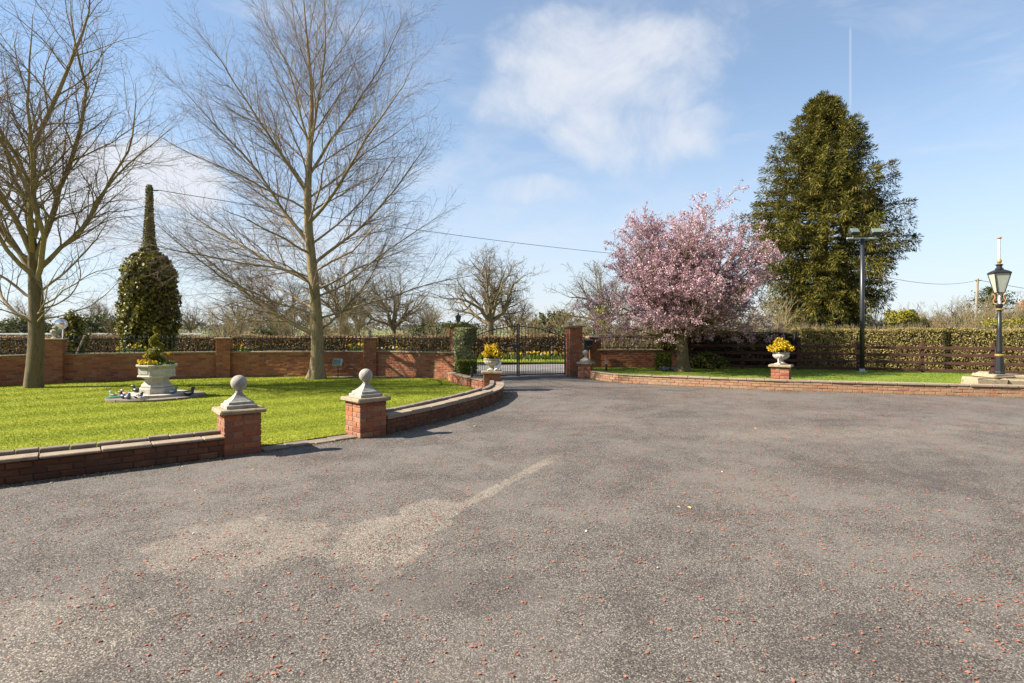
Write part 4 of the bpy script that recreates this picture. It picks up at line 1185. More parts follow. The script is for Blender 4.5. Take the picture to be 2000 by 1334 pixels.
# ------------------------------------------------------------------ hedges and shrubs
def hedge(label, pts, thick, h0, h1, z0, n, size, mat, seed, wob=0.06, core=DARKCORE, twig=None, name='hedge', top_loose=0.0, spread=1.0, cat='hedge'):
    rg = np.random.default_rng(seed)
    path = Path(pts)
    p0, _ = path.at(0)
    h = thing(name, label, cat, (p0.x, p0.y, z0))
    ins = 0.10
    K = max(2, int(path.L / 0.5))
    S = np.linspace(0, path.L, K + 1)
    base = np.array([tuple(path.at(s)[0]) + tuple(path.at(s)[1]) for s in S])
    hh = lambda s: h0 + (h1 - h0) * s / path.L
    # core
    V = []
    for i, s in enumerate(S):
        a = path.off(s, ins); b = path.off(s, thick - ins)
        V += [(a.x, a.y, z0), (b.x, b.y, z0), (b.x, b.y, z0 + hh(s) - ins), (a.x, a.y, z0 + hh(s) - ins)]
    F = []
    for i in range(K):
        for j in range(4):
            F.append((i * 4 + j, (i + 1) * 4 + j, (i + 1) * 4 + (j + 1) % 4, i * 4 + (j + 1) % 4))
    F += [(0, 1, 2, 3), (K * 4 + 3, K * 4 + 2, K * 4 + 1, K * 4)]
    py_obj('inner_twigs', V, F, core, h, world=True)
    s = rg.random(n) * path.L
    bx = np.interp(s, S, base[:, 0]); by = np.interp(s, S, base[:, 1])
    dx = np.interp(s, S, base[:, 2]); dy = np.interp(s, S, base[:, 3])
    nx, ny = dy, -dx
    H = h0 + (h1 - h0) * s / path.L + wob * np.sin(s * 1.7 + seed) + wob * 0.6 * np.sin(s * 4.1)
    u = rg.random(n)
    ft = thick / (thick + h0)
    top = u < ft * 0.9
    depth = np.abs(rg.normal(size=n)) * 0.06
    bulge = wob * np.sin(s * 2.3 + 1) 
    zf = rg.random(n) * H
    of = depth - bulge * 0.5
    ot = rg.random(n) * thick
    o = np.where(top, ot, of)
    z = np.where(top, H - depth + np.abs(rg.normal(size=n)) * top_loose, zf)
    C = np.stack([bx - nx * o, by - ny * o, z0 + z], 1)
    N_ = np.stack([np.where(top, 0, nx), np.where(top, 0, ny), np.where(top, 1.0, 0.25)], 1)
    V, F = leaf_quads(C, size, rg, 0.6, nrm=N_, spread=spread)
    np_obj('leaves', V, F, mat, h, world=True, kind='stuff')
    if twig:
        acc = Acc()
        for i in range(twig):
            k = rg.integers(0, n)
            c = C[k]
            acc.add([tuple(c - N_[k] * 0.12), tuple(c + rg.normal(size=3) * 0.05), tuple(c + N_[k] * 0.05 + np.array([0, 0, 0.10]) + rg.normal(size=3) * 0.04)], [0.007, 0.005, 0.003], 3)
        acc.build('twigs', TWIG, h, off=org(h), kind='stuff')
    return h

hedge('long clipped olive brown hedge behind the rail fence', [(10.3, 20.4), (12.4, 19.9), (16, 18.3), (21, 16.0)], 1.1, 1.42, 1.42, 0.2, 42000, 0.052, HEDGE, 51, 0.03, twig=2600)
hedge('shaded hedge with shade-darkened leaves beyond the blossom tree trunk', [(6.3, 21.0), (8.3, 20.9), (10.2, 20.6)], 1.0, 1.47, 1.18, 0.2, 15000, 0.06, HEDGED, 52, 0.05, twig=700)
hedge('coppery brown roadside hedge beyond the railings and gate', [(-46, 27.2), (-28, 28.2), (-10, 28.6), (12, 28.2)], 1.2, 1.12, 1.22, 0.06, 52000, 0.095, BEECH, 53, 0.05, twig=2500)
hedge('small clipped box bush in front of the ivy gate pillar', [(-1.66, 17.28), (-1.08, 17.42)], 0.5, 0.44, 0.44, 0.22, 3600, 0.04, BOX, 54, 0.012, name='box_bush', cat='bush')
hedge('clipped box bush beside the blossom tree trunk', [(4.85, 19.3), (5.4, 19.2)], 0.5, 0.58, 0.58, 0.21, 3600, 0.04, BOX, 55, 0.012, name='box_bush', cat='bush')

def blob_shrub(label, x, y, z, rx, ry, rz, n, size, mat, seed, name='shrub', spread=0.9, core=DARKCORE, lump=0.12, flat=0.0, part='leaves', aspect=0.6):
    rg = np.random.default_rng(seed)
    b = thing(name, label, 'shrub', (x, y, z))
    d = rg.normal(size=(n, 3)); d /= np.linalg.norm(d, axis=1, keepdims=True)
    d[:, 2] = np.where(d[:, 2] < -0.6, -d[:, 2], d[:, 2])
    lm = 1 + lump * (np.sin(d[:, 0] * 6 + seed) * np.sin(d[:, 1] * 5 + 2 * seed) + np.sin(d[:, 2] * 9 + seed * 1.3) * 0.7 + 0.5 * np.sin(d[:, 0] * 15 + d[:, 2] * 13))
    r = rg.uniform(0.8, 1.03, n) * lm
    C = d * r[:, None] * np.array([rx, ry, rz]) + np.array([0, 0, rz * 0.62])
    C[:, 2] = np.maximum(C[:, 2], 0.02)
    V, F = leaf_quads(C, size, rg, aspect, nrm=d, spread=spread)
    np_obj(part, V, F, mat, b, kind='stuff')
    n2 = 7
    pr = [(0.8 * rx * math.sin(math.pi * (i + 0.3) / (n2 + 0.6)), rz * 0.62 - 0.78 * rz * math.cos(math.pi * (i + 0.3) / (n2 + 0.6))) for i in range(n2 + 1)]
    pr = [(r_, max(z_, 0.0)) for r_, z_ in pr]
    o = MB().lathe(pr, 14).build('inner_twigs', core, b)
    o.scale = (1, ry / rx, 1)
    return b

# climbing ivy on the gate pillar
def ivy_on_pillar():
    rg = np.random.default_rng(77)
    iv = thing('climbing_ivy', 'variegated ivy, coloured paler on its sunlit side, covering the gate pillar beside the box bush', 'ivy', (GL[0], GL[1], 0), R(19))
    n = 8000
    z = 0.35 + rg.random(n) * 1.3
    edge = 0.42 + 0.13 * np.sin(z * 4.2 + 0.6) + 0.05 * np.sin(z * 11)
    x = -0.24 + rg.random(n) ** 0.85 * (edge + 0.24)
    dep = 0.05 + 0.16 * (0.5 + 0.5 * np.sin(z * 5 + 1) * np.sin(x * 8 + 1)) + rg.random(n) * 0.12 + 0.12 * np.clip((x + 0.24) / 0.25, 0, 1)
    C = np.stack([x, -0.24 - dep, z], 1)
    nr = np.stack([(x - 0.05) * 1.6 - 0.7, -np.ones(n), np.zeros(n) + 0.5], 1)
    pale = (x + 0.12 * np.sin(z * 6) + rg.normal(size=n) * 0.08) < 0.14  # variegated leaves on the sunlit side, with the sun put into their paler colour
    V, F = leaf_quads(C[pale], 0.06, rg, 0.8, nrm=nr[pale], spread=0.7)
    np_obj('sunlit_variegated_leaves', V, F, IVYV, iv, kind='stuff')
    V, F = leaf_quads(C[~pale], 0.062, rg, 0.8, nrm=nr[~pale], spread=0.7)
    np_obj('green_leaves', V, F, IVYG, iv, kind='stuff')
    MB().box(-0.18, 0.26, -0.33, -0.238, 0.05, 1.5).build('inner_stems', DARKCORE, iv)
    m = 900
    C = np.stack([rg.normal(0, 0.3, m), rg.uniform(-0.38, 0.1, m), 1.66 + np.abs(rg.normal(0, 0.08, m))], 1)
    V, F = leaf_quads(C, 0.055, rg, 0.8); np_obj('top_leaves', V, F, BOX, iv, kind='stuff')
ivy_on_pillar()

blob_shrub('golden shrub directly behind the blossom tree trunk', 5.55, 20.15, 0.85, 0.42, 0.3, 0.55, 1800, 0.06, GOLDY, 61)
blob_shrub('low dark shrub with orange flowers at the foot of the shaded hedge', 6.9, 20.1, 0.21, 0.75, 0.35, 0.33, 1600, 0.07, BOX, 62)
vf = thing('flowering_plant', 'pale violet primroses at the foot of the box bush', 'plant', (5.0, 18.85, 0.21))
rg = np.random.default_rng(63)
C = np.concatenate([rg.normal(size=(70, 3)) * np.array([0.10, 0.06, 0.03]) + np.array([0.05, 0, 0.09]), rg.normal(size=(30, 3)) * np.array([0.05, 0.05, 0.02]) + np.array([0.42, 0.05, 0.08])])
V, F = leaf_quads(C, 0.05, rg, 0.9); np_obj('flowers', V, F, VFLOW, vf, kind='stuff')
V, F = leaf_quads(C - np.array([0, 0, 0.05]), 0.09, rg, 0.5); np_obj('leaves', V, F, GREENL, vf, kind='stuff')

# daffodil clumps on the verge and along the wall
def daffodils(label, x, y, z, w, n, seed, pale=0.25, h=0.42):
    rg = np.random.default_rng(seed)
    dthing = thing('daffodil_clump', label, 'flowers', (x, y, z))
    m = n * 9
    px = rg.uniform(-w / 2, w / 2, m); py_ = rg.normal(0, 0.16, m)
    C = np.stack([px, py_, h * 0.45 + rg.normal(0, 0.03, m)], 1)
    V, F = leaf_quads(C, h * 0.9, rg, 0.09, along=np.array([[0, 0, 1.0]]), aspread=0.16)
    np_obj('leaves', V, F, GREENL, dthing, kind='stuff')
    fx = rg.uniform(-w / 2, w / 2, n); fy = rg.normal(0, 0.16, n)
    C = np.stack([fx, fy - 0.05, h * rg.uniform(0.85, 1.1, n)], 1)
    C = np.repeat(C, 5, axis=0) + rg.normal(size=(n * 5, 3)) * 0.018
    V, F = leaf_quads(C, 0.10, rg, 0.8)
    np_obj('flowers', V, F, YFLOW, dthing, kind='stuff')
    k = max(2, int(n * pale))
    C = np.repeat(np.stack([rg.uniform(-w / 2, w / 2, k), rg.normal(0, 0.15, k), h * rg.uniform(0.8, 1.05, k)], 1), 4, axis=0) + rg.normal(size=(k * 4, 3)) * 0.02
    V, F = leaf_quads(C, 0.09, rg, 0.8)
    np_obj('pale_flowers', V, F, PFLOW, dthing, kind='stuff')
daffodils('daffodils on the verge seen through the gate leaf behind the urn', -0.6, 27.0, 0.06, 2.0, 9, 71)
daffodils('daffodils on the verge seen through the middle of the gate', 0.9, 26.9, 0.06, 1.4, 10, 72)
daffodils('daffodils on the verge seen beside the bare gate pillar', 2.1, 26.9, 0.06, 1.2, 9, 73, 0.9)
daffodils('daffodils showing above the wall beside the middle tree, planter side', -10.2, 21.2, 0.45, 1.0, 7, 74, 0.1, 0.55)
daffodils('daffodils showing above the wall close to the spiral bush', -13.8, 20.6, 0.45, 1.0, 6, 75, 0.1, 0.55)
daffodils('daffodils showing above the wall next to the lantern pillar by the sunlit wall', -5.6, 20.8, 0.48, 0.6, 9, 76, 0.1, 0.55)
daffodils('daffodils showing above the sunlit wall panel', -4.5, 20.6, 0.42, 1.2, 6, 77, 0.1, 0.5)
daffodils('daffodils above the sunlit wall close to the ivy pillar', -2.35, 20.2, 0.38, 0.5, 5, 78, 0.1, 0.5)

# ------------------------------------------------------------------ ivy covered utility pole
IX, IY = -13.9, 21.8
ip = thing('ivy_clad_pole', 'utility pole smothered in a bottle shaped mass of ivy behind the wall', 'pole', (IX, IY, -0.03))
rg = np.random.default_rng(81)
def ivy_r(z):
    return np.interp(z, [0, 0.6, 1.6, 3.0, 3.9, 4.35, 4.6, 4.9, 5.6, 6.3, 7.1], [0.76, 0.82, 0.88, 0.90, 0.82, 0.56, 0.32, 0.21, 0.165, 0.125, 0.10])
n = 17000
z = np.concatenate([rg.uniform(0.2, 4.5, int(n * 0.86)), rg.uniform(4.4, 7.08, n - int(n * 0.86))])
a = rg.uniform(0, 2 * math.pi, n)
rr = ivy_r(z) * (1 + 0.08 * np.sin(a * 4 + z * 2.6) + 0.07 * np.sin(a * 9 - z * 5)) * rg.uniform(0.84, 1.10, n)
C = np.stack([rr * np.cos(a), rr * np.sin(a), z], 1)
nr = np.stack([np.cos(a), np.sin(a), np.full(n, 0.35)], 1)
V, F = leaf_quads(C, np.where(z > 4.7, 0.07, 0.115), rg, 0.85, nrm=nr, spread=0.55)
np_obj('ivy_leaves', V, F, IVY, ip, kind='stuff')
MB().lathe([(float(ivy_r(z)) * 0.84, z) for z in (0, 0.6, 1.6, 3.0, 3.9, 4.35, 4.6, 4.9, 5.4)], 18).build('ivy_core', DARKCORE, ip)
MB().lathe([(0.13, 0), (0.12, 4), (0.105, 7.15)], 12).build('pole', WOODP, ip)
acc = Acc()
cfg = [dict(n=4, jit=0.3, up=0.0, k=3, kids=3, t0=0.2, a0=0.4, a1=1.0, l0=0.3, l1=0.7, lt=0.3, rr=0.6, rt=0.003), dict(n=3, jit=0.3, up=0.0, k=3, rt=0.003)]
prng = random.Random(5)
for i in range(190):
    zz = prng.uniform(1.8, 4.5); aa = prng.uniform(0, 6.28); r0 = float(ivy_r(zz)) * 0.97
    tz = prng.uniform(-0.9, 0.3)
    grow(acc, (r0 * math.cos(aa), r0 * math.sin(aa), zz), vnorm(math.cos(aa) * 0.3 - math.sin(aa) * prng.uniform(-1, 1), math.sin(aa) * 0.3 + math.cos(aa) * prng.uniform(-1, 1), tz), prng.uniform(0.3, 0.8), 0.008, 0, cfg, prng)
acc.build('dead_stems', TWIGR, ip)
MB().box(0.0, 0.35, -0.02, 0.02, 6.92, 6.96).build('insulator_arm', CABLE, ip)

def cable(label, a, b, sag, r=0.014, n=24):
    c = thing('overhead_cable', label, 'cable', a)
    pts = []
    for i in range(n + 1):
        t = i / n
        pts.append(((b[0] - a[0]) * t, (b[1] - a[1]) * t, (b[2] - a[2]) * t - 4 * sag * t * (1 - t)))
    MB().tube(pts, r, 5).build('wire', CABLE, c)

# ------------------------------------------------------------------ bare trees
prng = random.Random(21)
CFG_FINE = [
    dict(n=9, jit=0.08, up=0.035, upend=0.5, k=6, kids=5.2, t0=0.14, a0=0.4, a1=0.9, l0=0.30, l1=0.54, lt=0.55, rr=0.36, rt=0.0045, flat=0.8),
    dict(n=6, jit=0.09, up=0.03, k=4, kids=6.4, t0=0.12, a0=0.4, a1=0.85, l0=0.30, l1=0.56, lt=0.4, rr=0.5, rt=0.0027, flat=0.85),
    dict(n=4, jit=0.10, up=0.01, k=3, kids=5.6, t0=0.15, a0=0.4, a1=0.9, l0=0.4, l1=0.75, lt=0.3, rr=0.6, rt=0.0019),
    dict(n=2, jit=0.10, up=0.0, k=3, rt=0.0015)]

def trunk_mesh(path, radii, k=18, flare=0.0, seed=0):
    """tapered trunk with root flare; path of points"""
    V = []
    n = len(path)
    for i, (p, r) in enumerate(zip(path, radii)):
        for j in range(k):
            a = 2 * math.pi * j / k
            hgt = p[2] - path[0][2]
            f = 1 + flare * math.exp(-hgt / 0.28) * (0.65 + 0.35 * math.cos(5 * a + seed)) + 0.05 * math.sin(3 * a + hgt * 1.3 + seed) + 0.03 * math.sin(7 * a - hgt * 2)
            V.append((p[0] + r * f * math.cos(a), p[1] + r * f * math.sin(a), p[2]))
    F = []
    for i in range(n - 1):
        for j in range(k):
            j2 = (j + 1) % k
            F.append((i * k + j, i * k + j2, (i + 1) * k + j2, (i + 1) * k + j))
    F.append(tuple((n - 1) * k + j for j in range(k)))
    return V, F

# the middle tree
TX, TY = -6.22, 18.0
t2 = thing('bare_tree', 'tall bare tree with a straight mossy trunk in front of the brick wall', 'tree', (TX, TY, 0.02))
NZ = 40
tp, trd = [], []
for i in range(NZ + 1):
    z = 12.5 * i / NZ
    tp.append((-0.30 * (z / 12) + 0.07 * math.sin(z * 0.9), 0.10 * math.sin(z * 0.7 + 1) - 0.0, z))
    trd.append(0.20 * (1 - z / 12.6) ** 1.05 + 0.008)
V, F = trunk_mesh(tp, trd, 18, 0.75, 1)
py_obj('trunk', V, F, BARK, t2, smooth_=True)
def trunk_at(z, tp=tp, trd=trd):
    f = min(max(z / 12.5 * NZ, 0), NZ - 0.001); i = int(f); f -= i
    return tuple(tp[i][q] + (tp[i + 1][q] - tp[i][q]) * f for q in range(3)), trd[i]
def limb(tree, p, d_, L, r, cfg, rng, mat, twigmat=None, rec=None):
    a0, a1 = Acc(), Acc()
    grow((a0, a1), p, vnorm(*d_), L, r, 0, cfg, rng, rec)
    o = a0.build('limb', mat, tree)
    if a1.b:
        a1.build('twigs', twigmat or TWIGR, o, kind='stuff')
    return o
nl = 34
for i in range(nl):
    u = (i + prng.uniform(-0.3, 0.3)) / nl
    u = max(0.0, u)
    z = 1.9 + 9.3 * u ** 0.95
    p, r = trunk_at(z)
    az_ = i * 2.399 + prng.uniform(-0.3, 0.3)
    elv = 14 + 50 * u ** 0.8 + prng.uniform(-7, 7)
    L = (6.0 - 2.4 * u) * prng.uniform(0.82, 1.1)
    dr = (math.cos(az_) * math.cos(R(elv)), math.sin(az_) * math.cos(R(elv)), math.sin(R(elv)))
    if dr[1] < -0.4: L *= 0.72
    c0 = [dict(q) for q in CFG_FINE]
    c0[0]['up'] = 0.01 + 0.05 * u; c0[0]['upend'] = -1.0 if u < 0.35 else 0.6
    c0[1]['up'] = -0.005 + 0.05 * u; c0[2]['up'] = -0.02 + 0.06 * u
    limb(t2, p, dr, L, max(0.012, min(0.040, r * 0.3)), c0, prng, TWIG)
# the heavier limbs
for (z, d_, L, r) in ((1.35, (-0.86, -0.05, 0.50), 5.6, 0.11), (1.5, (0.80, 0.1, 0.5), 4.3, 0.06), (2.0, (-0.9, -0.15, 0.35), 5.4, 0.055), (2.6, (0.92, -0.1, 0.28), 4.9, 0.05), (3.0, (-0.85, 0.1, 0.5), 6.2, 0.09), (3.6, (0.8, 0.05, 0.55), 5.4, 0.075), (4.2, (-0.62, 0.1, 0.75), 6.6, 0.09), (4.9, (0.72, 0.0, 0.66), 5.9, 0.08), (5.8, (-0.5, -0.1, 0.84), 6.0, 0.075), (6.4, (0.55, 0.1, 0.82), 5.8, 0.07), (7.2, (-0.34, 0.1, 0.94), 5.2, 0.065), (7.6, (0.3, -0.1, 0.95), 5.0, 0.06)):
    p, _ = trunk_at(z)
    limb(t2, p, d_, L, r * 0.72, CFG_FINE, prng, BARK)

# the tree at the edge of the lawn
SX, SY = -12.95, 15.4
t1 = thing('bare_tree', 'thick-trunked bare tree with sinuous limbs at the edge of the lawn', 'tree', (SX, SY, 0.02))
tp1, tr1 = [], []
for i in range(15):
    z = 4.3 * i / 14
    tp1.append((0.05 * math.sin(z * 0.9), 0.03 * math.sin(z), z))
    tr1.append(0.195 - 0.012 * z if z < 2.6 else 0.165 - 0.05 * (z - 2.6))
V, F = trunk_mesh(tp1, tr1, 18, 0.28, 2)
py_obj('trunk', V, F, BARK2, t1, smooth_=True)
CFG_SIN = [
    dict(n=13, jit=0.13, up=0.085, upend=0.8, k=7, kids=3.2, t0=0.14, a0=0.4, a1=0.95, l0=0.28, l1=0.5, lt=0.45, rr=0.42, rt=0.005),
    dict(n=7, jit=0.17, up=0.05, k=5, kids=6.2, t0=0.12, a0=0.45, a1=0.95, l0=0.28, l1=0.5, lt=0.4, rr=0.5, rt=0.0032),
    dict(n=4, jit=0.18, up=0.03, k=3, kids=6.8, t0=0.12, a0=0.4, a1=0.95, l0=0.36, l1=0.65, lt=0.3, rr=0.55, rt=0.002),
    dict(n=2, jit=0.15, up=0.02, k=3, rt=0.0015)]
prng = random.Random(33)
LIMBS1 = [(2.8, (0.48, -0.1, 0.86), 7.0, 0.075), (3.3, (0.16, 0.25, 0.97), 7.8, 0.085), (3.5, (-0.22, -0.2, 0.96), 7.8, 0.08), (2.9, (-0.5, 0.1, 0.86), 7.2, 0.075), (3.6, (0.26, -0.33, 0.9), 6.8, 0.07), (4.1, (-0.03, 0.05, 1.0), 7.8, 0.09), (3.0, (-0.32, -0.45, 0.84), 6.4, 0.06), (3.1, (0.36, 0.42, 0.84), 6.6, 0.065), (3.4, (-0.62, -0.1, 0.78), 6.0, 0.055), (3.2, (0.62, 0.05, 0.78), 6.0, 0.055), (3.9, (0.4, 0.1, 0.92), 6.6, 0.06), (4.0, (-0.4, 0.2, 0.9), 6.4, 0.06),
          (2.4, (-0.95, 0.0, 0.35), 4.2, 0.04), (2.5, (0.90, 0.1, 0.40), 3.6, 0.034), (2.0, (0.80, -0.45, 0.22), 2.6, 0.026), (1.85, (-0.9, 0.1, 0.18), 4.2, 0.045), (2.1, (0.75, 0.55, 0.2), 2.8, 0.026), (1.7, (0.6, -0.6, 0.12), 1.9, 0.02), (1.75, (-0.5, -0.75, 0.2), 2.2, 0.02), (1.9, (0.9, 0.3, 0.05), 2.4, 0.024), (2.2, (0.85, 0.0, 0.15), 2.8, 0.026)]
for (z, d_, L, r) in LIMBS1:
    if r > 0.05:
        d_ = (d_[0] * 1.55, d_[1] * 1.5, d_[2]); L *= 0.93
    limb(t1, (0.05 * math.sin(z * 0.9), 0.03 * math.sin(z), z), d_, L, r, CFG_SIN, prng, BARK if r > 0.05 else TWIG)

# ------------------------------------------------------------------ blossom tree
CX, CY = 5.6, 18.75
t3 = thing('blossom_tree', 'round-crowned tree covered in pink blossom on the grass bank', 'tree', (CX, CY, 0.21))
tpc = [(0.02 * math.sin(z * 3), 0.0, z) for z in (0, 0.15, 0.35, 0.6, 0.9, 1.2, 1.45)]
V, F = trunk_mesh(tpc, [0.215, 0.205, 0.19, 0.175, 0.165, 0.16, 0.15], 16, 0.45, 3)
py_obj('trunk', V, F, BARK2, t3, smooth_=True)
CFG_CH = [
    dict(n=8, jit=0.09, up=0.03, k=6, kids=4.5, t0=0.15, a0=0.4, a1=0.95, l0=0.32, l1=0.55, lt=0.45, rr=0.5, rt=0.008),
    dict(n=5, jit=0.12, up=0.04, k=4, kids=6.0, t0=0.12, a0=0.4, a1=0.9, l0=0.32, l1=0.55, lt=0.35, rr=0.55, rt=0.006, rec=True),
    dict(n=4, jit=0.14, up=0.03, k=3, kids=4.0, t0=0.2, a0=0.4, a1=0.9, l0=0.35, l1=0.6, lt=0.3, rr=0.6, rt=0.005, rec=True),
    dict(n=2, jit=0.14, up=0.03, k=3, rt=0.0045, rec=True)]
prng = random.Random(44)
rec = []
for i in range(38):
    u = (i + 0.5) / 38
    az_ = i * 2.399 + 0.4
    elv = 6 + 78 * u ** 1.1 + prng.uniform(-4, 4)
    L = (2.95 + 0.9 * u) * prng.uniform(0.9, 1.03)
    dr = (math.cos(az_) * math.cos(R(elv)) + 0.02, math.sin(az_) * math.cos(R(elv)), math.sin(R(elv)))
    limb(t3, (0.0, 0, 1.05 + 0.4 * prng.random()), dr, L, 0.055, CFG_CH, prng, BARK2, TWIG, rec)
rg = np.random.default_rng(91)
PTS = np.array([p for br in rec for p in br[1:]])
zc = PTS[:, 2]
def blossom(name, n, per, size, mat, spread_):
    k = rg.integers(0, len(PTS), n)
    A = PTS[k] + rg.normal(size=(n, 3)) * 0.02
    C = np.repeat(A, per, axis=0) + rg.normal(size=(n * per, 3)) * spread_
    C = C[(C[:, 2] > 0.95)]
    V, F = leaf_quads(C, size, rg, 0.85)
    np_obj(name, V, F, mat, t3, kind='stuff')
blossom('blossom', 21000, 5, 0.046, PETAL, 0.035)
blossom('young_leaves', 4000, 3, 0.045, BRONZE, 0.04)

# ------------------------------------------------------------------ spruce
PXs, PYs = 14.75, 27.0
t4 = thing('spruce_tree', 'big dark green conifer with drooping sprays behind the hedge', 'tree', (PXs, PYs, 0))
MB().lathe([(0.36, 0), (0.32, 1), (0.26, 4), (0.16, 8), (0.03, 12.6)], 12).build('trunk', BARK2, t4, smooth_=True)
prng = random.Random(55)
rg = np.random.default_rng(56)
acc = Acc()
LC, LD = [], []
def spruce_r(z):
    return float(np.interp(z, [0.8, 2.0, 3.0, 4.4, 5.8, 7.0, 8.0, 9.0, 10.0, 11.0, 12.0, 12.7, 13.0], [1.4, 1.7, 2.2, 2.9, 3.35, 3.45, 3.15, 2.65, 2.15, 1.6, 0.95, 0.4, 0.15]))
for i in range(250):
    u = (i + prng.random()) / 250
    z = 1.2 + 11.5 * u
    az_ = i * 2.399
    L = spruce_r(z) * prng.choice([0.55, 0.75, 0.9, 1.0, 1.0, 1.12])
    if 3.6 < z < 6.6 and prng.random() < 0.14: continue
    n = 8
    pts = []
    for q in range(n + 1):
        t = q / n
        rise = (0.02 + 0.22 * u) * t * L - 0.34 * L * (1 - u) * t * t + 0.22 * L * max(0, t - 0.65)
        pts.append((math.cos(az_) * L * t + prng.gauss(0, 0.03), math.sin(az_) * L * t + prng.gauss(0, 0.03), z - 0.25 * u + rise))
    acc.add(pts, [max(0.008, 0.05 * (1 - t / n) * (1.1 - 0.6 * u)) for t in range(n + 1)], 4)
    P = np.array(pts)
    side = np.array([-math.sin(az_), math.cos(az_), 0]); out_ = np.array([math.cos(az_), math.sin(az_), 0.0])
    ncl = max(3, int(L * 2.1))
    for q in range(ncl):
        t = 0.34 + 0.68 * (q + prng.random()) / ncl if z < 8 else 0.2 + 0.82 * (q + prng.random()) / ncl
        f = min(t, 1.0) * n; k = min(int(f), n - 1); f -= k
        B = P[k] * (1 - f) + P[k + 1] * f + side * prng.gauss(0, 0.24) * (1.3 - t)
        m = prng.randint(130, 210)
        hang = 0.26 + 0.30 * (1 - u)
        off = np.clip(rg.normal(size=(m, 3)), -1.7, 1.7)
        C = B[None] + off[:, :1] * side[None] * 0.13 + off[:, 1:2] * out_[None] * 0.16
        dz = -np.abs(off[:, 2]) * hang + 0.10
        C[:, 2] += dz
        D = out_[None] * (0.45 + 0.4 * off[:, 1:2]) + side[None] * off[:, :1] * 0.6 + np.array([0, 0, 1.0])[None] * (0.15 + 0.45 * u + 3.0 * dz[:, None])
        LC.append(C); LD.append(D)
acc.build('limbs', BARK2, t4)
C = np.concatenate(LC); D = np.concatenate(LD)
V, F = leaf_quads(C, 0.19, rg, 0.17, along=D, aspread=0.4)
np_obj('foliage', V, F, NEEDLE, t4, kind='stuff')
k = rg.integers(0, len(C), 420)
kk = C[k][C[k][:, 2] > 4.5]
V, F = leaf_quads(kk - np.array([0, 0, 0.1]), 0.17, rg, 0.35, along=np.array([[0, 0, 1.0]]), aspread=0.2)
np_obj('cones', V, F, BRONZE, t4, kind='stuff')
blob_shrub('rounded ivy growth around the foot of the big conifer', PXs + 0.1, PYs - 0.9, 0.2, 1.25, 0.9, 1.7, 5200, 0.10, CEDAR, 66, lump=0.2)

# ------------------------------------------------------------------ background bare trees
def oak_proto(seed, H, spread, trunk_h, r0, nl, low=20):
    rr = random.Random(seed)
    CFG = [dict(n=8, jit=0.17, up=0.03, k=5, kids=1.5, t0=0.2, a0=0.45, a1=1.0, l0=0.32, l1=0.58, lt=0.4, rr=0.55, rt=0.02),
           dict(n=6, jit=0.2, up=0.04, k=4, kids=3.0, t0=0.15, a0=0.45, a1=1.0, l0=0.32, l1=0.55, lt=0.35, rr=0.55, rt=0.014),
           dict(n=4, jit=0.22, up=0.03, k=3, kids=5.0, t0=0.15, a0=0.45, a1=1.0, l0=0.35, l1=0.6, lt=0.3, rr=0.6, rt=0.011),
           dict(n=2, jit=0.2, up=0.02, k=3, rt=0.009)]
    acc = Acc()
    for i in range(nl):
        u = (i + 0.5) / nl
        az_ = i * 2.399 + rr.uniform(-.3, .3)
        elv = low + (85 - low) * u + rr.uniform(-8, 8)
        L = (spread * (1 - u) + (H - trunk_h) * u) * rr.uniform(0.85, 1.08)
        d_ = (math.cos(az_) * math.cos(R(elv)), math.sin(az_) * math.cos(R(elv)), math.sin(R(elv)))
        grow(acc, (0, 0, trunk_h * rr.uniform(0.8, 1.05)), d_, L, r0 * 0.55, 0, CFG, rr)
    V, F = acc.arrays()
    crown = mesh_np('crown', V, F)
    pts = [(0.08 * math.sin(q * 2), 0, q * trunk_h * 1.05) for q in (0, 0.15, 0.4, 0.7, 1.0)]
    V, F = trunk_mesh(pts, [r0, r0 * 0.92, r0 * 0.85, r0 * 0.8, r0 * 0.7], 10, 0.35, seed)
    tm = bpy.data.meshes.new('trunk'); tm.from_pydata(V, [], F)
    return crown, tm

OAKS = [oak_proto(101, 10.5, 7.0, 2.6, 0.42, 13, 12), oak_proto(102, 9.5, 5.6, 2.2, 0.33, 12, 22), oak_proto(103, 11.5, 5.0, 2.8, 0.30, 13, 30)]
for cm, tm in OAKS:
    cm.materials.append(TWIGF); tm.materials.append(BARK2)
def far_tree(label, px_, d_, which, s, rot, group='bare trees beyond the road', z=-0.05, mat=None):
    x = (px_ - 1000) / 1111.1 * d_
    t = thing('bare_tree', label, 'tree', (x, d_, z), rot, group)
    t.scale = (s, s, s)
    c = link('crown', OAKS[which][0], None, t)
    k = link('trunk', OAKS[which][1], None, t)
    return t
far_tree('spreading bare oak standing right behind the gate', 957, 58, 0, 0.92, 0.6)
far_tree('smaller bare tree leaning beside the oak behind the gate', 1002, 63, 1, 0.62, 2.2)
far_tree('bare tree with a dark trunk behind the sunlit wall panel', 768, 56, 1, 0.83, 1.0)
far_tree('bare tree directly behind the middle tree trunk', 664, 50, 2, 0.80, 0.3)
far_tree('bare tree on the planter side of the middle tree', 545, 62, 1, 0.84, 2.7)
far_tree('tall bare tree half hidden by the blossom tree', 1182, 44, 2, 0.66, 4.4)
far_tree('low bare tree behind the ivy-clad pole', 372, 92, 1, 0.62, 0.9)
far_tree('bare tree far behind the wall between planter and middle tree', 470, 75, 1, 0.72, 3.7)
far_tree('far bare tree left of the sunlit wall lantern', 700, 95, 0, 0.72, 5.0)
far_tree('far bare tree seen over the sunlit wall', 838, 88, 1, 0.66, 1.9)
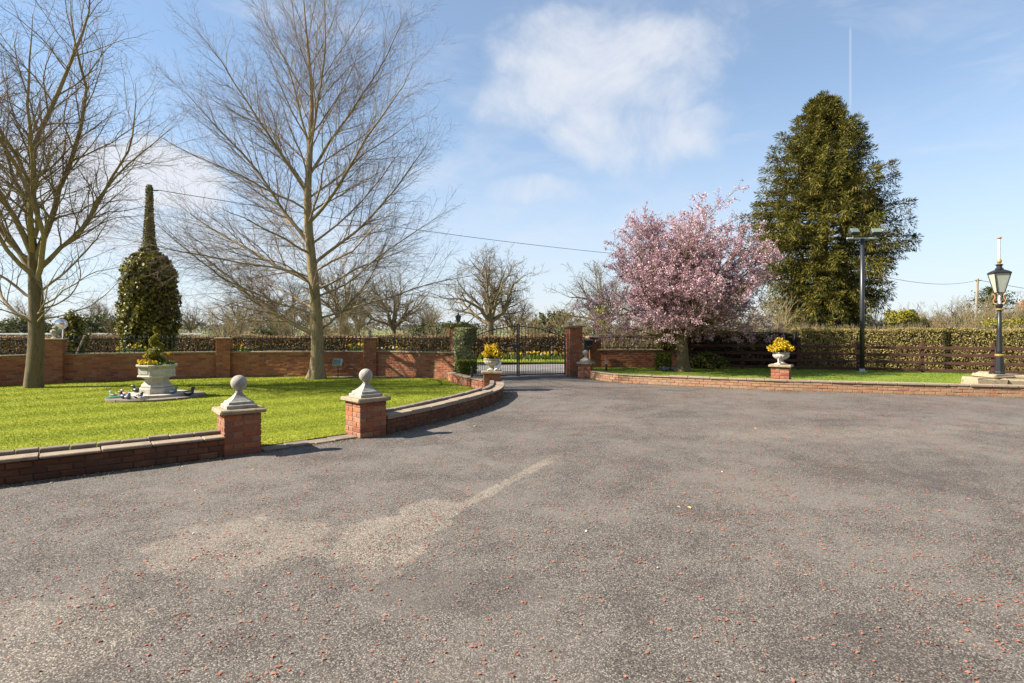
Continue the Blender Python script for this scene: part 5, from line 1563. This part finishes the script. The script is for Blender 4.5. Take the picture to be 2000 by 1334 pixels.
far_tree('far bare tree behind the thick-trunked tree', 60, 80, 1, 0.65, 2.9)
far_tree('far bare tree just outside the ivy-clad pole', 190, 95, 0, 0.62, 0.2)
far_tree('thin bare tree above the golden conifer', 1785, 58, 1, 0.44, 1.2)
far_tree('bare tree between the golden conifer and the wooden pole', 1868, 78, 1, 0.62, 3.3)
far_tree('bare tree beyond the house roof at the frame edge', 2010, 85, 1, 0.75, 4.2)
far_tree('bare tree far behind the conifer on the hedge side', 1700, 70, 1, 0.42, 0.7)
far_tree('bare tree behind the road hedge on the far field', 600, 110, 0, 0.72, 3.0)

# twiggy thickets: multi-stem shrubs
def thicket_proto(seed, H):
    rr = random.Random(seed)
    CFG = [dict(n=6, jit=0.12, up=0.05, k=4, kids=5, t0=0.15, a0=0.3, a1=0.8, l0=0.3, l1=0.5, lt=0.4, rr=0.55, rt=0.008),
           dict(n=4, jit=0.15, up=0.05, k=3, kids=7, t0=0.1, a0=0.3, a1=0.8, l0=0.35, l1=0.6, lt=0.3, rr=0.6, rt=0.007),
           dict(n=2, jit=0.15, up=0.04, k=3, rt=0.006)]
    acc = Acc()
    for i in range(22):
        a = rr.uniform(0, 6.28); r = rr.uniform(0, 0.8)
        tl = rr.uniform(0.1, 0.65)
        grow(acc, (r * math.cos(a), r * math.sin(a), 0), vnorm(math.cos(a) * tl, math.sin(a) * tl, 1), H * rr.uniform(0.7, 1.05), 0.03, 0, CFG, rr)
    V, F = acc.arrays()
    me = mesh_np('stems', V, F); me.materials.append(TWIGB)
    return me
TH = [thicket_proto(201, 2.6), thicket_proto(202, 2.2)]
def thicket(label, x, y, which, s, rot):
    t = thing('bare_shrub', label, 'shrub', (x, y, -0.05), rot, 'bare shrubs beyond the walls and hedges')
    t.scale = (s, s, s)
    link('stems', TH[which], None, t)
for i, (x, y, s, lb) in enumerate([(4.2, 24.5, 0.95, 'buff bare shrub behind the wall, gate side of the blossom tree'), (5.6, 25.2, 1.0, 'buff bare shrub behind the blossom tree trunk'), (7.2, 25.0, 1.0, 'buff bare shrub above the shaded hedge near the blossom trunk'), (8.9, 25.6, 1.05, 'buff bare shrub over the middle of the shaded hedge'), (10.6, 25.2, 1.1, 'buff bare shrub above the low end of the shaded hedge'), (12.2, 25.9, 1.05, 'buff bare shrub next to the foot of the big conifer'),
                               (17.4, 26.5, 0.85, 'buff bare shrub on the pole side of the big conifer'), (20.0, 29.0, 0.9, 'buff bare shrub between the floodlight pole and golden conifer'), (31.5, 42, 1.15, 'pale bare thicket beside the golden conifer'), (34.0, 44, 1.3, 'pale bare thicket in front of the wooden pole'), (37.0, 45, 1.45, 'pale bare thicket near the wooden pole top'), (40.5, 44, 1.5, 'pale bare thicket beside the ornate lamp'),
                               (-22, 52, 1.35, 'tall bare shrub in the field near the planter side lantern'), (-17.5, 54, 1.25, 'tall bare shrub in the field behind the wall lantern'), (-9, 56, 1.25, 'tall bare shrub in the field over the sunlit wall'),                                (-22.5, 33, 1.1, 'bare shrub in the field behind the ivy pole'), (-18.0, 36, 1.1, 'bare shrub behind the far hedge, planter side'), (-14.0, 38, 1.15, 'bare shrub behind the far hedge at the wall lantern'), (-10.5, 37, 1.05, 'bare shrub behind the far hedge near the middle trunk'), (-5.2, 40, 0.9, 'bare shrub seen over the sunlit wall panel'), (1.2, 40, 0.95, 'bare shrub seen through the gate top'), (4.6, 38, 1.3, 'bare shrub over the bare gate pillar')]):
    thicket(lb, x, y, i % 2, s, i * 1.3)

# evergreen shrubs in the background
def green_bush(label, px_, d_, rx, rz, n, size, mat, seed, z=-0.05, lump=0.16):
    blob_shrub(label, (px_ - 1000) / 1111.1 * d_, d_, z, rx, rx * 0.9, rz, n, size, mat, seed, name='evergreen_shrub', lump=lump)
green_bush('loose evergreen behind the gate next to the bare pillar', 1082, 44, 1.35, 1.75, 3200, 0.2, CEDAR, 301, lump=0.28)
green_bush('dark evergreen above the bare gate pillar', 1112, 36, 0.85, 1.15, 1800, 0.15, CEDAR, 302)
green_bush('small evergreen between the oak and the gate pillar', 1045, 50, 0.8, 1.5, 1500, 0.18, CEDAR, 303)
green_bush('dark evergreen next to the lantern pillar behind the gate', 1160, 33, 0.9, 0.95, 1500, 0.14, CEDAR, 304)
green_bush('dark ivy mound on the tall tree by the blossom crown', 1175, 40, 0.6, 1.9, 1600, 0.15, IVY, 305)
green_bush('dark green bush far behind the wall beside the middle tree', 520, 46, 1.3, 1.0, 1600, 0.18, CEDAR, 306)
green_bush('olive bush over the sunlit wall panel', 832, 48, 1.2, 1.3, 1800, 0.18, CEDAR, 307)
green_bush('small olive bush beside the ivy pillar', 872, 50, 0.8, 1.2, 1300, 0.17, CEDAR, 308)
green_bush('ivy bush leaning behind the round mirror', 140, 23.5, 0.55, 1.15, 2200, 0.12, IVY, 309, 0.3)
green_bush('broad golden conifer above the hedge', 1762, 40, 1.35, 1.75, 5200, 0.16, YEW, 310, 0.0, 0.14)
green_bush('second golden conifer tucked behind the broad one', 1795, 42, 0.95, 1.45, 2600, 0.17, CEDAR, 311, 0.0)
green_bush('dark purple bush above the hedge', 1862, 46, 1.1, 0.95, 2200, 0.16, PURPLE, 312, 0.3)
green_bush('second dark purple bush beside the wooden pole', 1893, 46, 1.0, 0.95, 2200, 0.16, PURPLE, 313, 0.3)
green_bush('low dark bush under the golden conifer', 1805, 39, 0.9, 0.6, 1200, 0.14, PURPLE, 314, 0.6)
green_bush('small olive bush beside the floodlight pole', 1702, 38, 0.7, 0.95, 1500, 0.15, CEDAR, 315, 0.3)
green_bush('golden bush at the frame edge behind the ornate lamp', 1975, 36, 1.6, 1.1, 3000, 0.14, GOLDY, 316, 0.5, 0.25)
green_bush('olive bush behind the wooden pole', 1893, 70, 1.5, 1.6, 1500, 0.22, CEDAR, 317, 0.5)
green_bush('dark far bush behind the thick-trunked tree', 40, 70, 4.0, 1.6, 1800, 0.35, CEDAR, 318)
green_bush('dark far bush between the mirror and the ivy pole', 190, 72, 3.4, 1.9, 1800, 0.35, CEDAR, 319)

# cedar behind the lamp
cx_ = (1938 - 1000) / 1111.1 * 72
cd = thing('cedar_tree', 'dark layered conifer behind the ornate lamp', 'tree', (cx_, 72, 0))
MB().lathe([(0.35, 0), (0.2, 4), (0.05, 6.6)], 8).build('trunk', BARK2, cd)
rg = np.random.default_rng(401)
C = []
for i in range(26):
    z = rg.uniform(2.2, 6.6); a = rg.uniform(0, 6.28); L = rg.uniform(0.6, 1.0) * np.interp(z, [2, 4.5, 6.7], [2.6, 2.9, 1.0])
    c = np.array([0.55 * L * math.cos(a), 0.55 * L * math.sin(a), z])
    C.append(c + rg.normal(size=(170, 3)) * np.array([0.42 * L, 0.42 * L, 0.17]))
V, F = leaf_quads(np.concatenate(C), 0.28, rg, 0.45)
np_obj('foliage', V, F, CEDAR, cd, kind='stuff')

# ------------------------------------------------------------------ distant land
rg = np.random.default_rng(501)
def woodland(name, label, y, x0, x1, h, n, mat, seed):
    rg = np.random.default_rng(seed)
    x = rg.uniform(x0, x1, n)
    prof = h * (0.55 + 0.25 * np.sin(x * 0.05 + seed) + 0.2 * np.sin(x * 0.17 + 2 * seed) + 0.12 * np.sin(x * 0.41))
    z = rg.random(n) ** 0.8 * np.maximum(prof, 0.4 * h)
    C = np.stack([x, y + rg.normal(size=n) * 6, z], 1)
    V, F = leaf_quads(C, h * 0.16, rg, 0.5)
    o = np_obj(name, V, F, mat)
    tag(o, label, 'woodland', kind='stuff')
FARW = mat_leaf('distant winter wood', [(0.11, 0.10, 0.085), (0.16, 0.14, 0.11), (0.20, 0.175, 0.13), (0.10, 0.11, 0.08)], 0.2, 0.9)
woodland('distant_woodland', 'low hazy line of winter woodland on the horizon', 330, -420, 420, 8.5, 26000, FARW, 7)
woodland('field_hedgerow', 'far field hedgerow across the pasture', 120, -150, 140, 2.6, 15000, TWIGB if False else FARW, 9)

# white rail fence across the road
wf = thing('white_fence', 'white rail fence in the field beyond the road hedge', 'fence', (-46, 44, 0))
for z in (0.72, 1.12):
    MB().box(0, 22, -0.02, 0.02, z, z + 0.11).build('rail', WHITE, wf)
for i in range(12):
    MB().box(i * 2 - 0.05 + 0.01, i * 2 + 0.05 - 0.01, 0.021, 0.10, -0.05, 1.26).build('post', WHITE, wf)

# convex mirror and leaning stake behind the wall
mr = thing('convex_mirror', 'round white traffic mirror on a thin post behind the wall pillar', 'mirror', (-16.3, 20.6, 0))
MB().tube([(0, 0.05, 0), (0, 0.05, 1.95)], 0.025, 8).build('post', WHITE, mr)
disc = MB().lathe([(0.001, 0.05), (0.08, 0.045), (0.14, 0.03), (0.175, 0.008)], 24, cap=False).build('mirror_face', MIRROR, mr, smooth_=True)
disc.location = (0, -0.03, 1.78); disc.rotation_euler = (R(90), 0, R(28))
rim = MB().lathe([(0.17, 0.0), (0.195, 0.0), (0.195, 0.02), (0.17, 0.012)], 24, cap=False).build('rim', WHITE, mr)
rim.location = (0, -0.03, 1.78); rim.rotation_euler = (R(90), 0, R(28))
stk = thing('wooden_stake', 'pale leaning stake behind the wall near the ivy pole', 'stake', (-15.3, 20.0, 0.2))
MB().tube([(-0.35, 0, -0.25), (0.28, 0, 1.18)], 0.035, 7).build('stake', WOODP, stk)

# utility poles and wires
up = thing('utility_pole', 'leaning grey wooden utility pole above the hedge', 'pole', (50.4, 62, 0))
MB().tube([(0, 0, -0.05), (0.35, 0, 7.0)], [0.16, 0.12], 10).build('pole', WOODP, up)
MB().box(0.05, 0.75, -0.05, 0.05, 6.75, 6.85).build('cross_arm', WOODP, up)
MB().box(0.02, 0.22, -0.19, -0.15, 2.2, 2.6).build('warning_plate', GOLD, up)
up2 = thing('short_pole', 'short pale post beside the leaning utility pole', 'pole', (49.0, 59, 0))
MB().tube([(0, 0, -0.05), (0.02, 0, 3.7)], [0.09, 0.08], 8).build('pole', WOODP, up2)
MB().box(-0.2, 0.25, -0.03, 0.03, 3.6, 3.68).build('cross_arm', WOODP, up2)
cable('overhead wire running from the ivy-clad pole past the bare trees', (IX + 0.35, IY, 6.92), (14, 42, 6.6), 0.35, 0.013)
cable('overhead wire sagging from the conifer to the leaning utility pole', (15.5, 29.5, 5.4), (50.8, 62, 6.85), 0.9, 0.016)
cable('overhead wire from the leaning utility pole out of the frame', (50.8, 62, 6.85), (75, 66, 4.6), 0.4, 0.025)

# houses beyond the hedge
def house(label, x, y, rz, L, W, He, Hr, wall, roof, ch=True):
    h = thing('brick_house', label, 'house', (x, y, 0), rz)
    MB().box(-L / 2, L / 2, -W / 2, W / 2, -0.05, He).add([(-L / 2, -W / 2, He), (-L / 2, W / 2, He), (-L / 2, 0, Hr - 0.15)], [(0, 1, 2)]).add([(L / 2, -W / 2, He), (L / 2, W / 2, He), (L / 2, 0, Hr - 0.15)], [(0, 1, 2)]).build('wall', wall, h)
    e = 0.35
    rf = MB()
    for sg in (-1, 1):
        rf.add([(-L / 2 - e, sg * (W / 2 + e), He - 0.2), (L / 2 + e, sg * (W / 2 + e), He - 0.2), (L / 2 + e, 0, Hr), (-L / 2 - e, 0, Hr), (-L / 2 - e, sg * (W / 2 + e), He - 0.02), (L / 2 + e, sg * (W / 2 + e), He - 0.02), (L / 2 + e, 0, Hr + 0.18), (-L / 2 - e, 0, Hr + 0.18)],
               [(0, 1, 2, 3), (4, 5, 6, 7), (0, 1, 5, 4), (1, 2, 6, 5), (3, 0, 4, 7)])
    r = rf.build('roof', roof, h)
    if ch:
        MB().box(-L / 2 + 0.1, -L / 2 + 1.0, -0.4, 0.4, He, Hr + 1.5).box(-L / 2 + 0.04, -L / 2 + 1.06, -0.46, 0.46, Hr + 1.2, Hr + 1.32).build('chimney', wall, r)
        for k in (0.35, 0.75):
            MB().lathe([(0.13, Hr + 1.5), (0.11, Hr + 1.85)], 8, (-L / 2 + k, 0, 0)).build('chimney_pot', ROOFO, r)
    for i in range(3):
        xx = -L / 2 + L * (i + 0.5) / 3
        wn_ = MB().box(xx - 0.6, xx + 0.6, -W / 2 - 0.06, -W / 2 - 0.005, He - 1.4, He - 0.4).build('window', WHITE, h)
        for s in (-1, 1):
            MB().box(xx + s * 0.29 - 0.25, xx + s * 0.29 + 0.25, -W / 2 - 0.075, -W / 2 - 0.061, He - 1.33, He - 0.47).build('pane', WINDOW, wn_)
house('brick house with grey roof and tall chimney behind the ornate lamp', 88.5, 92, R(12), 16, 8, 2.6, 4.2, FARBR, ROOF)
house('small orange roofed house far beyond the hedge', 70, 98, R(-20), 6, 6, 2.0, 2.9, FARBR, ROOFO, False)

# unseen house inferred behind the viewpoint, added to block sky light from there
hs = thing('brick_house', 'long unseen brick house behind the viewpoint, added to shade the walls', 'house', (1.0, -6.2, 0))
MB().box(-15, 15, -4.5, 4.0, -0.05, 5.4).add([(-15, -4.5, 5.4), (-15, 4.0, 5.4), (-15, -0.25, 8.9)], [(0, 1, 2)]).add([(15, -4.5, 5.4), (15, 4.0, 5.4), (15, -0.25, 8.9)], [(0, 1, 2)]).build('wall', FARBR, hs)
hr = MB().add([(-15.4, 4.5, 5.2), (15.4, 4.5, 5.2), (15.4, -0.25, 9.1), (-15.4, -0.25, 9.1)], [(0, 1, 2, 3)]).add([(-15.4, -5.0, 5.2), (15.4, -5.0, 5.2), (15.4, -0.25, 9.1), (-15.4, -0.25, 9.1)], [(3, 2, 1, 0)]).build('roof', ROOF, hs)
MB().box(-11, -9.8, -0.9, 0.4, 8.0, 10.6).build('chimney', FARBR, hr)
for zz in (0.9, 3.4):
    for i in range(7):
        xx = -12.6 + i * 4.2
        if zz < 1 and i == 3: continue
        w_ = MB().box(xx - 0.75, xx + 0.75, 4.005, 4.06, zz, zz + 1.3).build('window', WHITE, hs)
        for q in (-1, 1):
            MB().box(xx + q * 0.35 - 0.3, xx + q * 0.35 + 0.3, 4.061, 4.075, zz + 0.08, zz + 1.22).build('pane', WINDOW, w_)
dr_ = MB().box(-0.6, 0.6, 4.005, 4.07, 0.0, 2.15).build('door', C_DARK, hs)
MB().lathe([(0.03, 0), (0.04, 0.03), (0.02, 0.05)], 8, (0.45, 4.09, 1.0)).build('handle', GOLD, dr_)

# ------------------------------------------------------------------ fallen bud scales, leaves and grit on the tarmac
rg = np.random.default_rng(601)
n = 150000
x = rg.uniform(-11, 17, n); y = rg.uniform(1.8, 18.6, n)
drive = [(-9.4, 2.4), (-9.4, 1.0), (17, 1.0), (17, 11.8), (12.1, 13.3), (6.75, 15.0), (4.4, 16.2), (3.1, 16.95), (2.3, 18.4), (-0.1, 18.4), (-0.1, 13.5), (-0.3, 12.4), (-0.7, 11.2), (-1.3, 9.85), (-1.9, 8.7), (-3.6, 7.2)]
keep = in_poly(x, y, drive)
dens = 0.5 + 0.5 * np.sin(x * 1.1 + 1.3 * np.sin(y * 0.7)) * np.sin(y * 1.3 + np.sin(x * 0.9)) + 0.35 * np.sin(x * 3.7 + y * 2.2) * np.sin(y * 4.1 - x)
dw = (0.614 * x - 0.789 * y + 7.98)          # metres out from the dark wall line
keep &= rg.random(n) < np.clip(0.25 + 0.6 * dens, 0.06, 1.0)
keep &= ~((dw < 1.0) & (x < -3) & (rg.random(n) < 0.8))
keep &= ~((x < 0) & (y > 7.5) & (rg.random(n) < 0.6))
x, y = x[keep], y[keep]
# gather some into little drifts
m = len(x)
j = rg.integers(0, m, m)
cl_ = rg.random(m) < 0.5
x = np.where(cl_, x[j] + rg.normal(size=m) * 0.03, x); y = np.where(cl_, y[j] + rg.normal(size=m) * 0.03, y)
ok = in_poly(x, y, drive)
x, y = x[ok], y[ok]; m = len(x)
a = rg.uniform(0, 6.28, m); s = 0.0045 + 0.0115 * rg.random(m) ** 1.7; cu = rg.uniform(0.003, 0.009, m)
ax, ay = np.cos(a) * s, np.sin(a) * s
bx, by = -np.sin(a) * s * 0.6, np.cos(a) * s * 0.6
z0 = np.full(m, 0.003)
V = np.stack([np.stack([x - ax, y - ay, z0], 1), np.stack([x + bx, y + by, z0 + cu], 1), np.stack([x + ax, y + ay, z0 + 0.002], 1), np.stack([x - bx, y - by, z0 + cu * rg.uniform(0, 1, m)], 1)], 1).reshape(-1, 3)
base = np.arange(m)[:, None] * 4
F = np.concatenate([base + np.array([[0, 1, 3]]), base + np.array([[1, 2, 3]])])
o = np_obj('fallen_bud_scales', V, F, SCALE)
tag(o, 'rust red bud scales scattered all over the tarmac', 'litter', kind='stuff')

rg = np.random.default_rng(611)
pts_ = []
for pth, nn, out0 in ((P1, 1500, 0.10), (P2, 1300, 0.12), (P3, 2200, 0.06), (PT, 260, 0.05)):
    for q in range(nn):
        t = rg.random() * pth.L
        o_ = -(out0 * 0.2 + abs(rg.normal()) * out0)
        p_ = pth.off(t, o_)
        pts_.append((p_.x, p_.y, 0.005 + 0.004 * rg.random()))
V, F = leaf_quads(np.array(pts_), 0.024, rg, 0.5, nrm=np.array([[0, 0, 1.0]]), spread=0.45)
o = np_obj('gutter_litter', V, F, mat_leaf('dry gutter litter', [(0.22, 0.15, 0.07), (0.34, 0.24, 0.12), (0.15, 0.11, 0.05), (0.20, 0.20, 0.05), (0.40, 0.31, 0.18)], 0.1, 0.8))
tag(o, 'dry leaf litter and moss bits along the feet of the low walls', 'litter', kind='stuff')

leafm = []
for q in range(2):
    V = [(-0.5, 0, 0.02), (-0.2, 0.22, 0.1), (0.2, 0.2, 0.06), (0.5, 0, 0.05), (0.2, -0.2, 0.12), (-0.2, -0.22, 0.04), (0, 0, 0.03)]
    F = [(6, 0, 5), (6, 1, 0), (6, 2, 1), (6, 3, 2), (6, 4, 3), (6, 5, 4)]
    me = bpy.data.meshes.new('fallen_leaf'); me.from_pydata(V, [], F)
    me.materials.append(mat_plain('fallen leaf tan' if q else 'fallen leaf yellow', (0.42, 0.30, 0.16) if q else (0.62, 0.40, 0.14), 0.7))
    leafm.append(me)
pebm = []
for q in range(2):
    me = chamfer_mesh('pebble', 1, 0.8, 0.6, 0.25, 0.05, q); me.materials.append(PFLOW if False else (CAST if q else WHITE)); pebm.append(me)
prng = random.Random(77)
LEAVES = [(1.62, 5.2, 'yellow leaf lying flat on the mid driveway, outer one of a pair', 0.07), (1.53, 5.22, 'small yellow leaf beside the larger one on the mid driveway', 0.05), (3.97, 9.3, 'tan leaf on the driveway towards the far low wall', 0.08), (-4.9, 6.05, 'tan leaf in the gutter of the dark low wall', 0.05), (-0.62, 9.5, 'orange tinged leaf on the driveway near the curved wall', 0.07), (4.35, 3.35, 'yellowing leaf at the near corner of the driveway', 0.06), (-3.0, 6.6, 'tan leaf near the foot of the nearest ball pillar', 0.05)]
for i, (x, y, lb, s) in enumerate(LEAVES):
    o = link('fallen_leaf', leafm[i % 2], None, None, (x, y, 0.004), prng.uniform(0, 6)); o.scale = (s, s, s)
    tag(o, lb, 'leaf', 'fallen leaves on the tarmac')
PEB = [(-3.2, 5.75, 'white pebble on the tarmac near the dark wall, planter side'), (-3.45, 4.75, 'white stone chip on the tarmac in the near part of the drive'), (-2.55, 4.55, 'flat pale stone chip on the near tarmac'), (-2.0, 4.1, 'small pale stone chip between the worn patches'), (0.6, 4.6, 'white chip on the tarmac near the middle'), (1.0, 3.9, 'white chip on the near tarmac past the seam'), (2.4, 6.5, 'white chip far out on the open tarmac'), (-2.1, 6.9, 'pale chip close to the threshold strip')]
for i, (x, y, lb) in enumerate(PEB):
    o = link('pebble', pebm[i % 2], None, None, (x, y, 0.006), prng.uniform(0, 6)); s = prng.uniform(0.016, 0.028); o.scale = (s, s, s)
    tag(o, lb, 'pebble', 'pale chips on the tarmac')
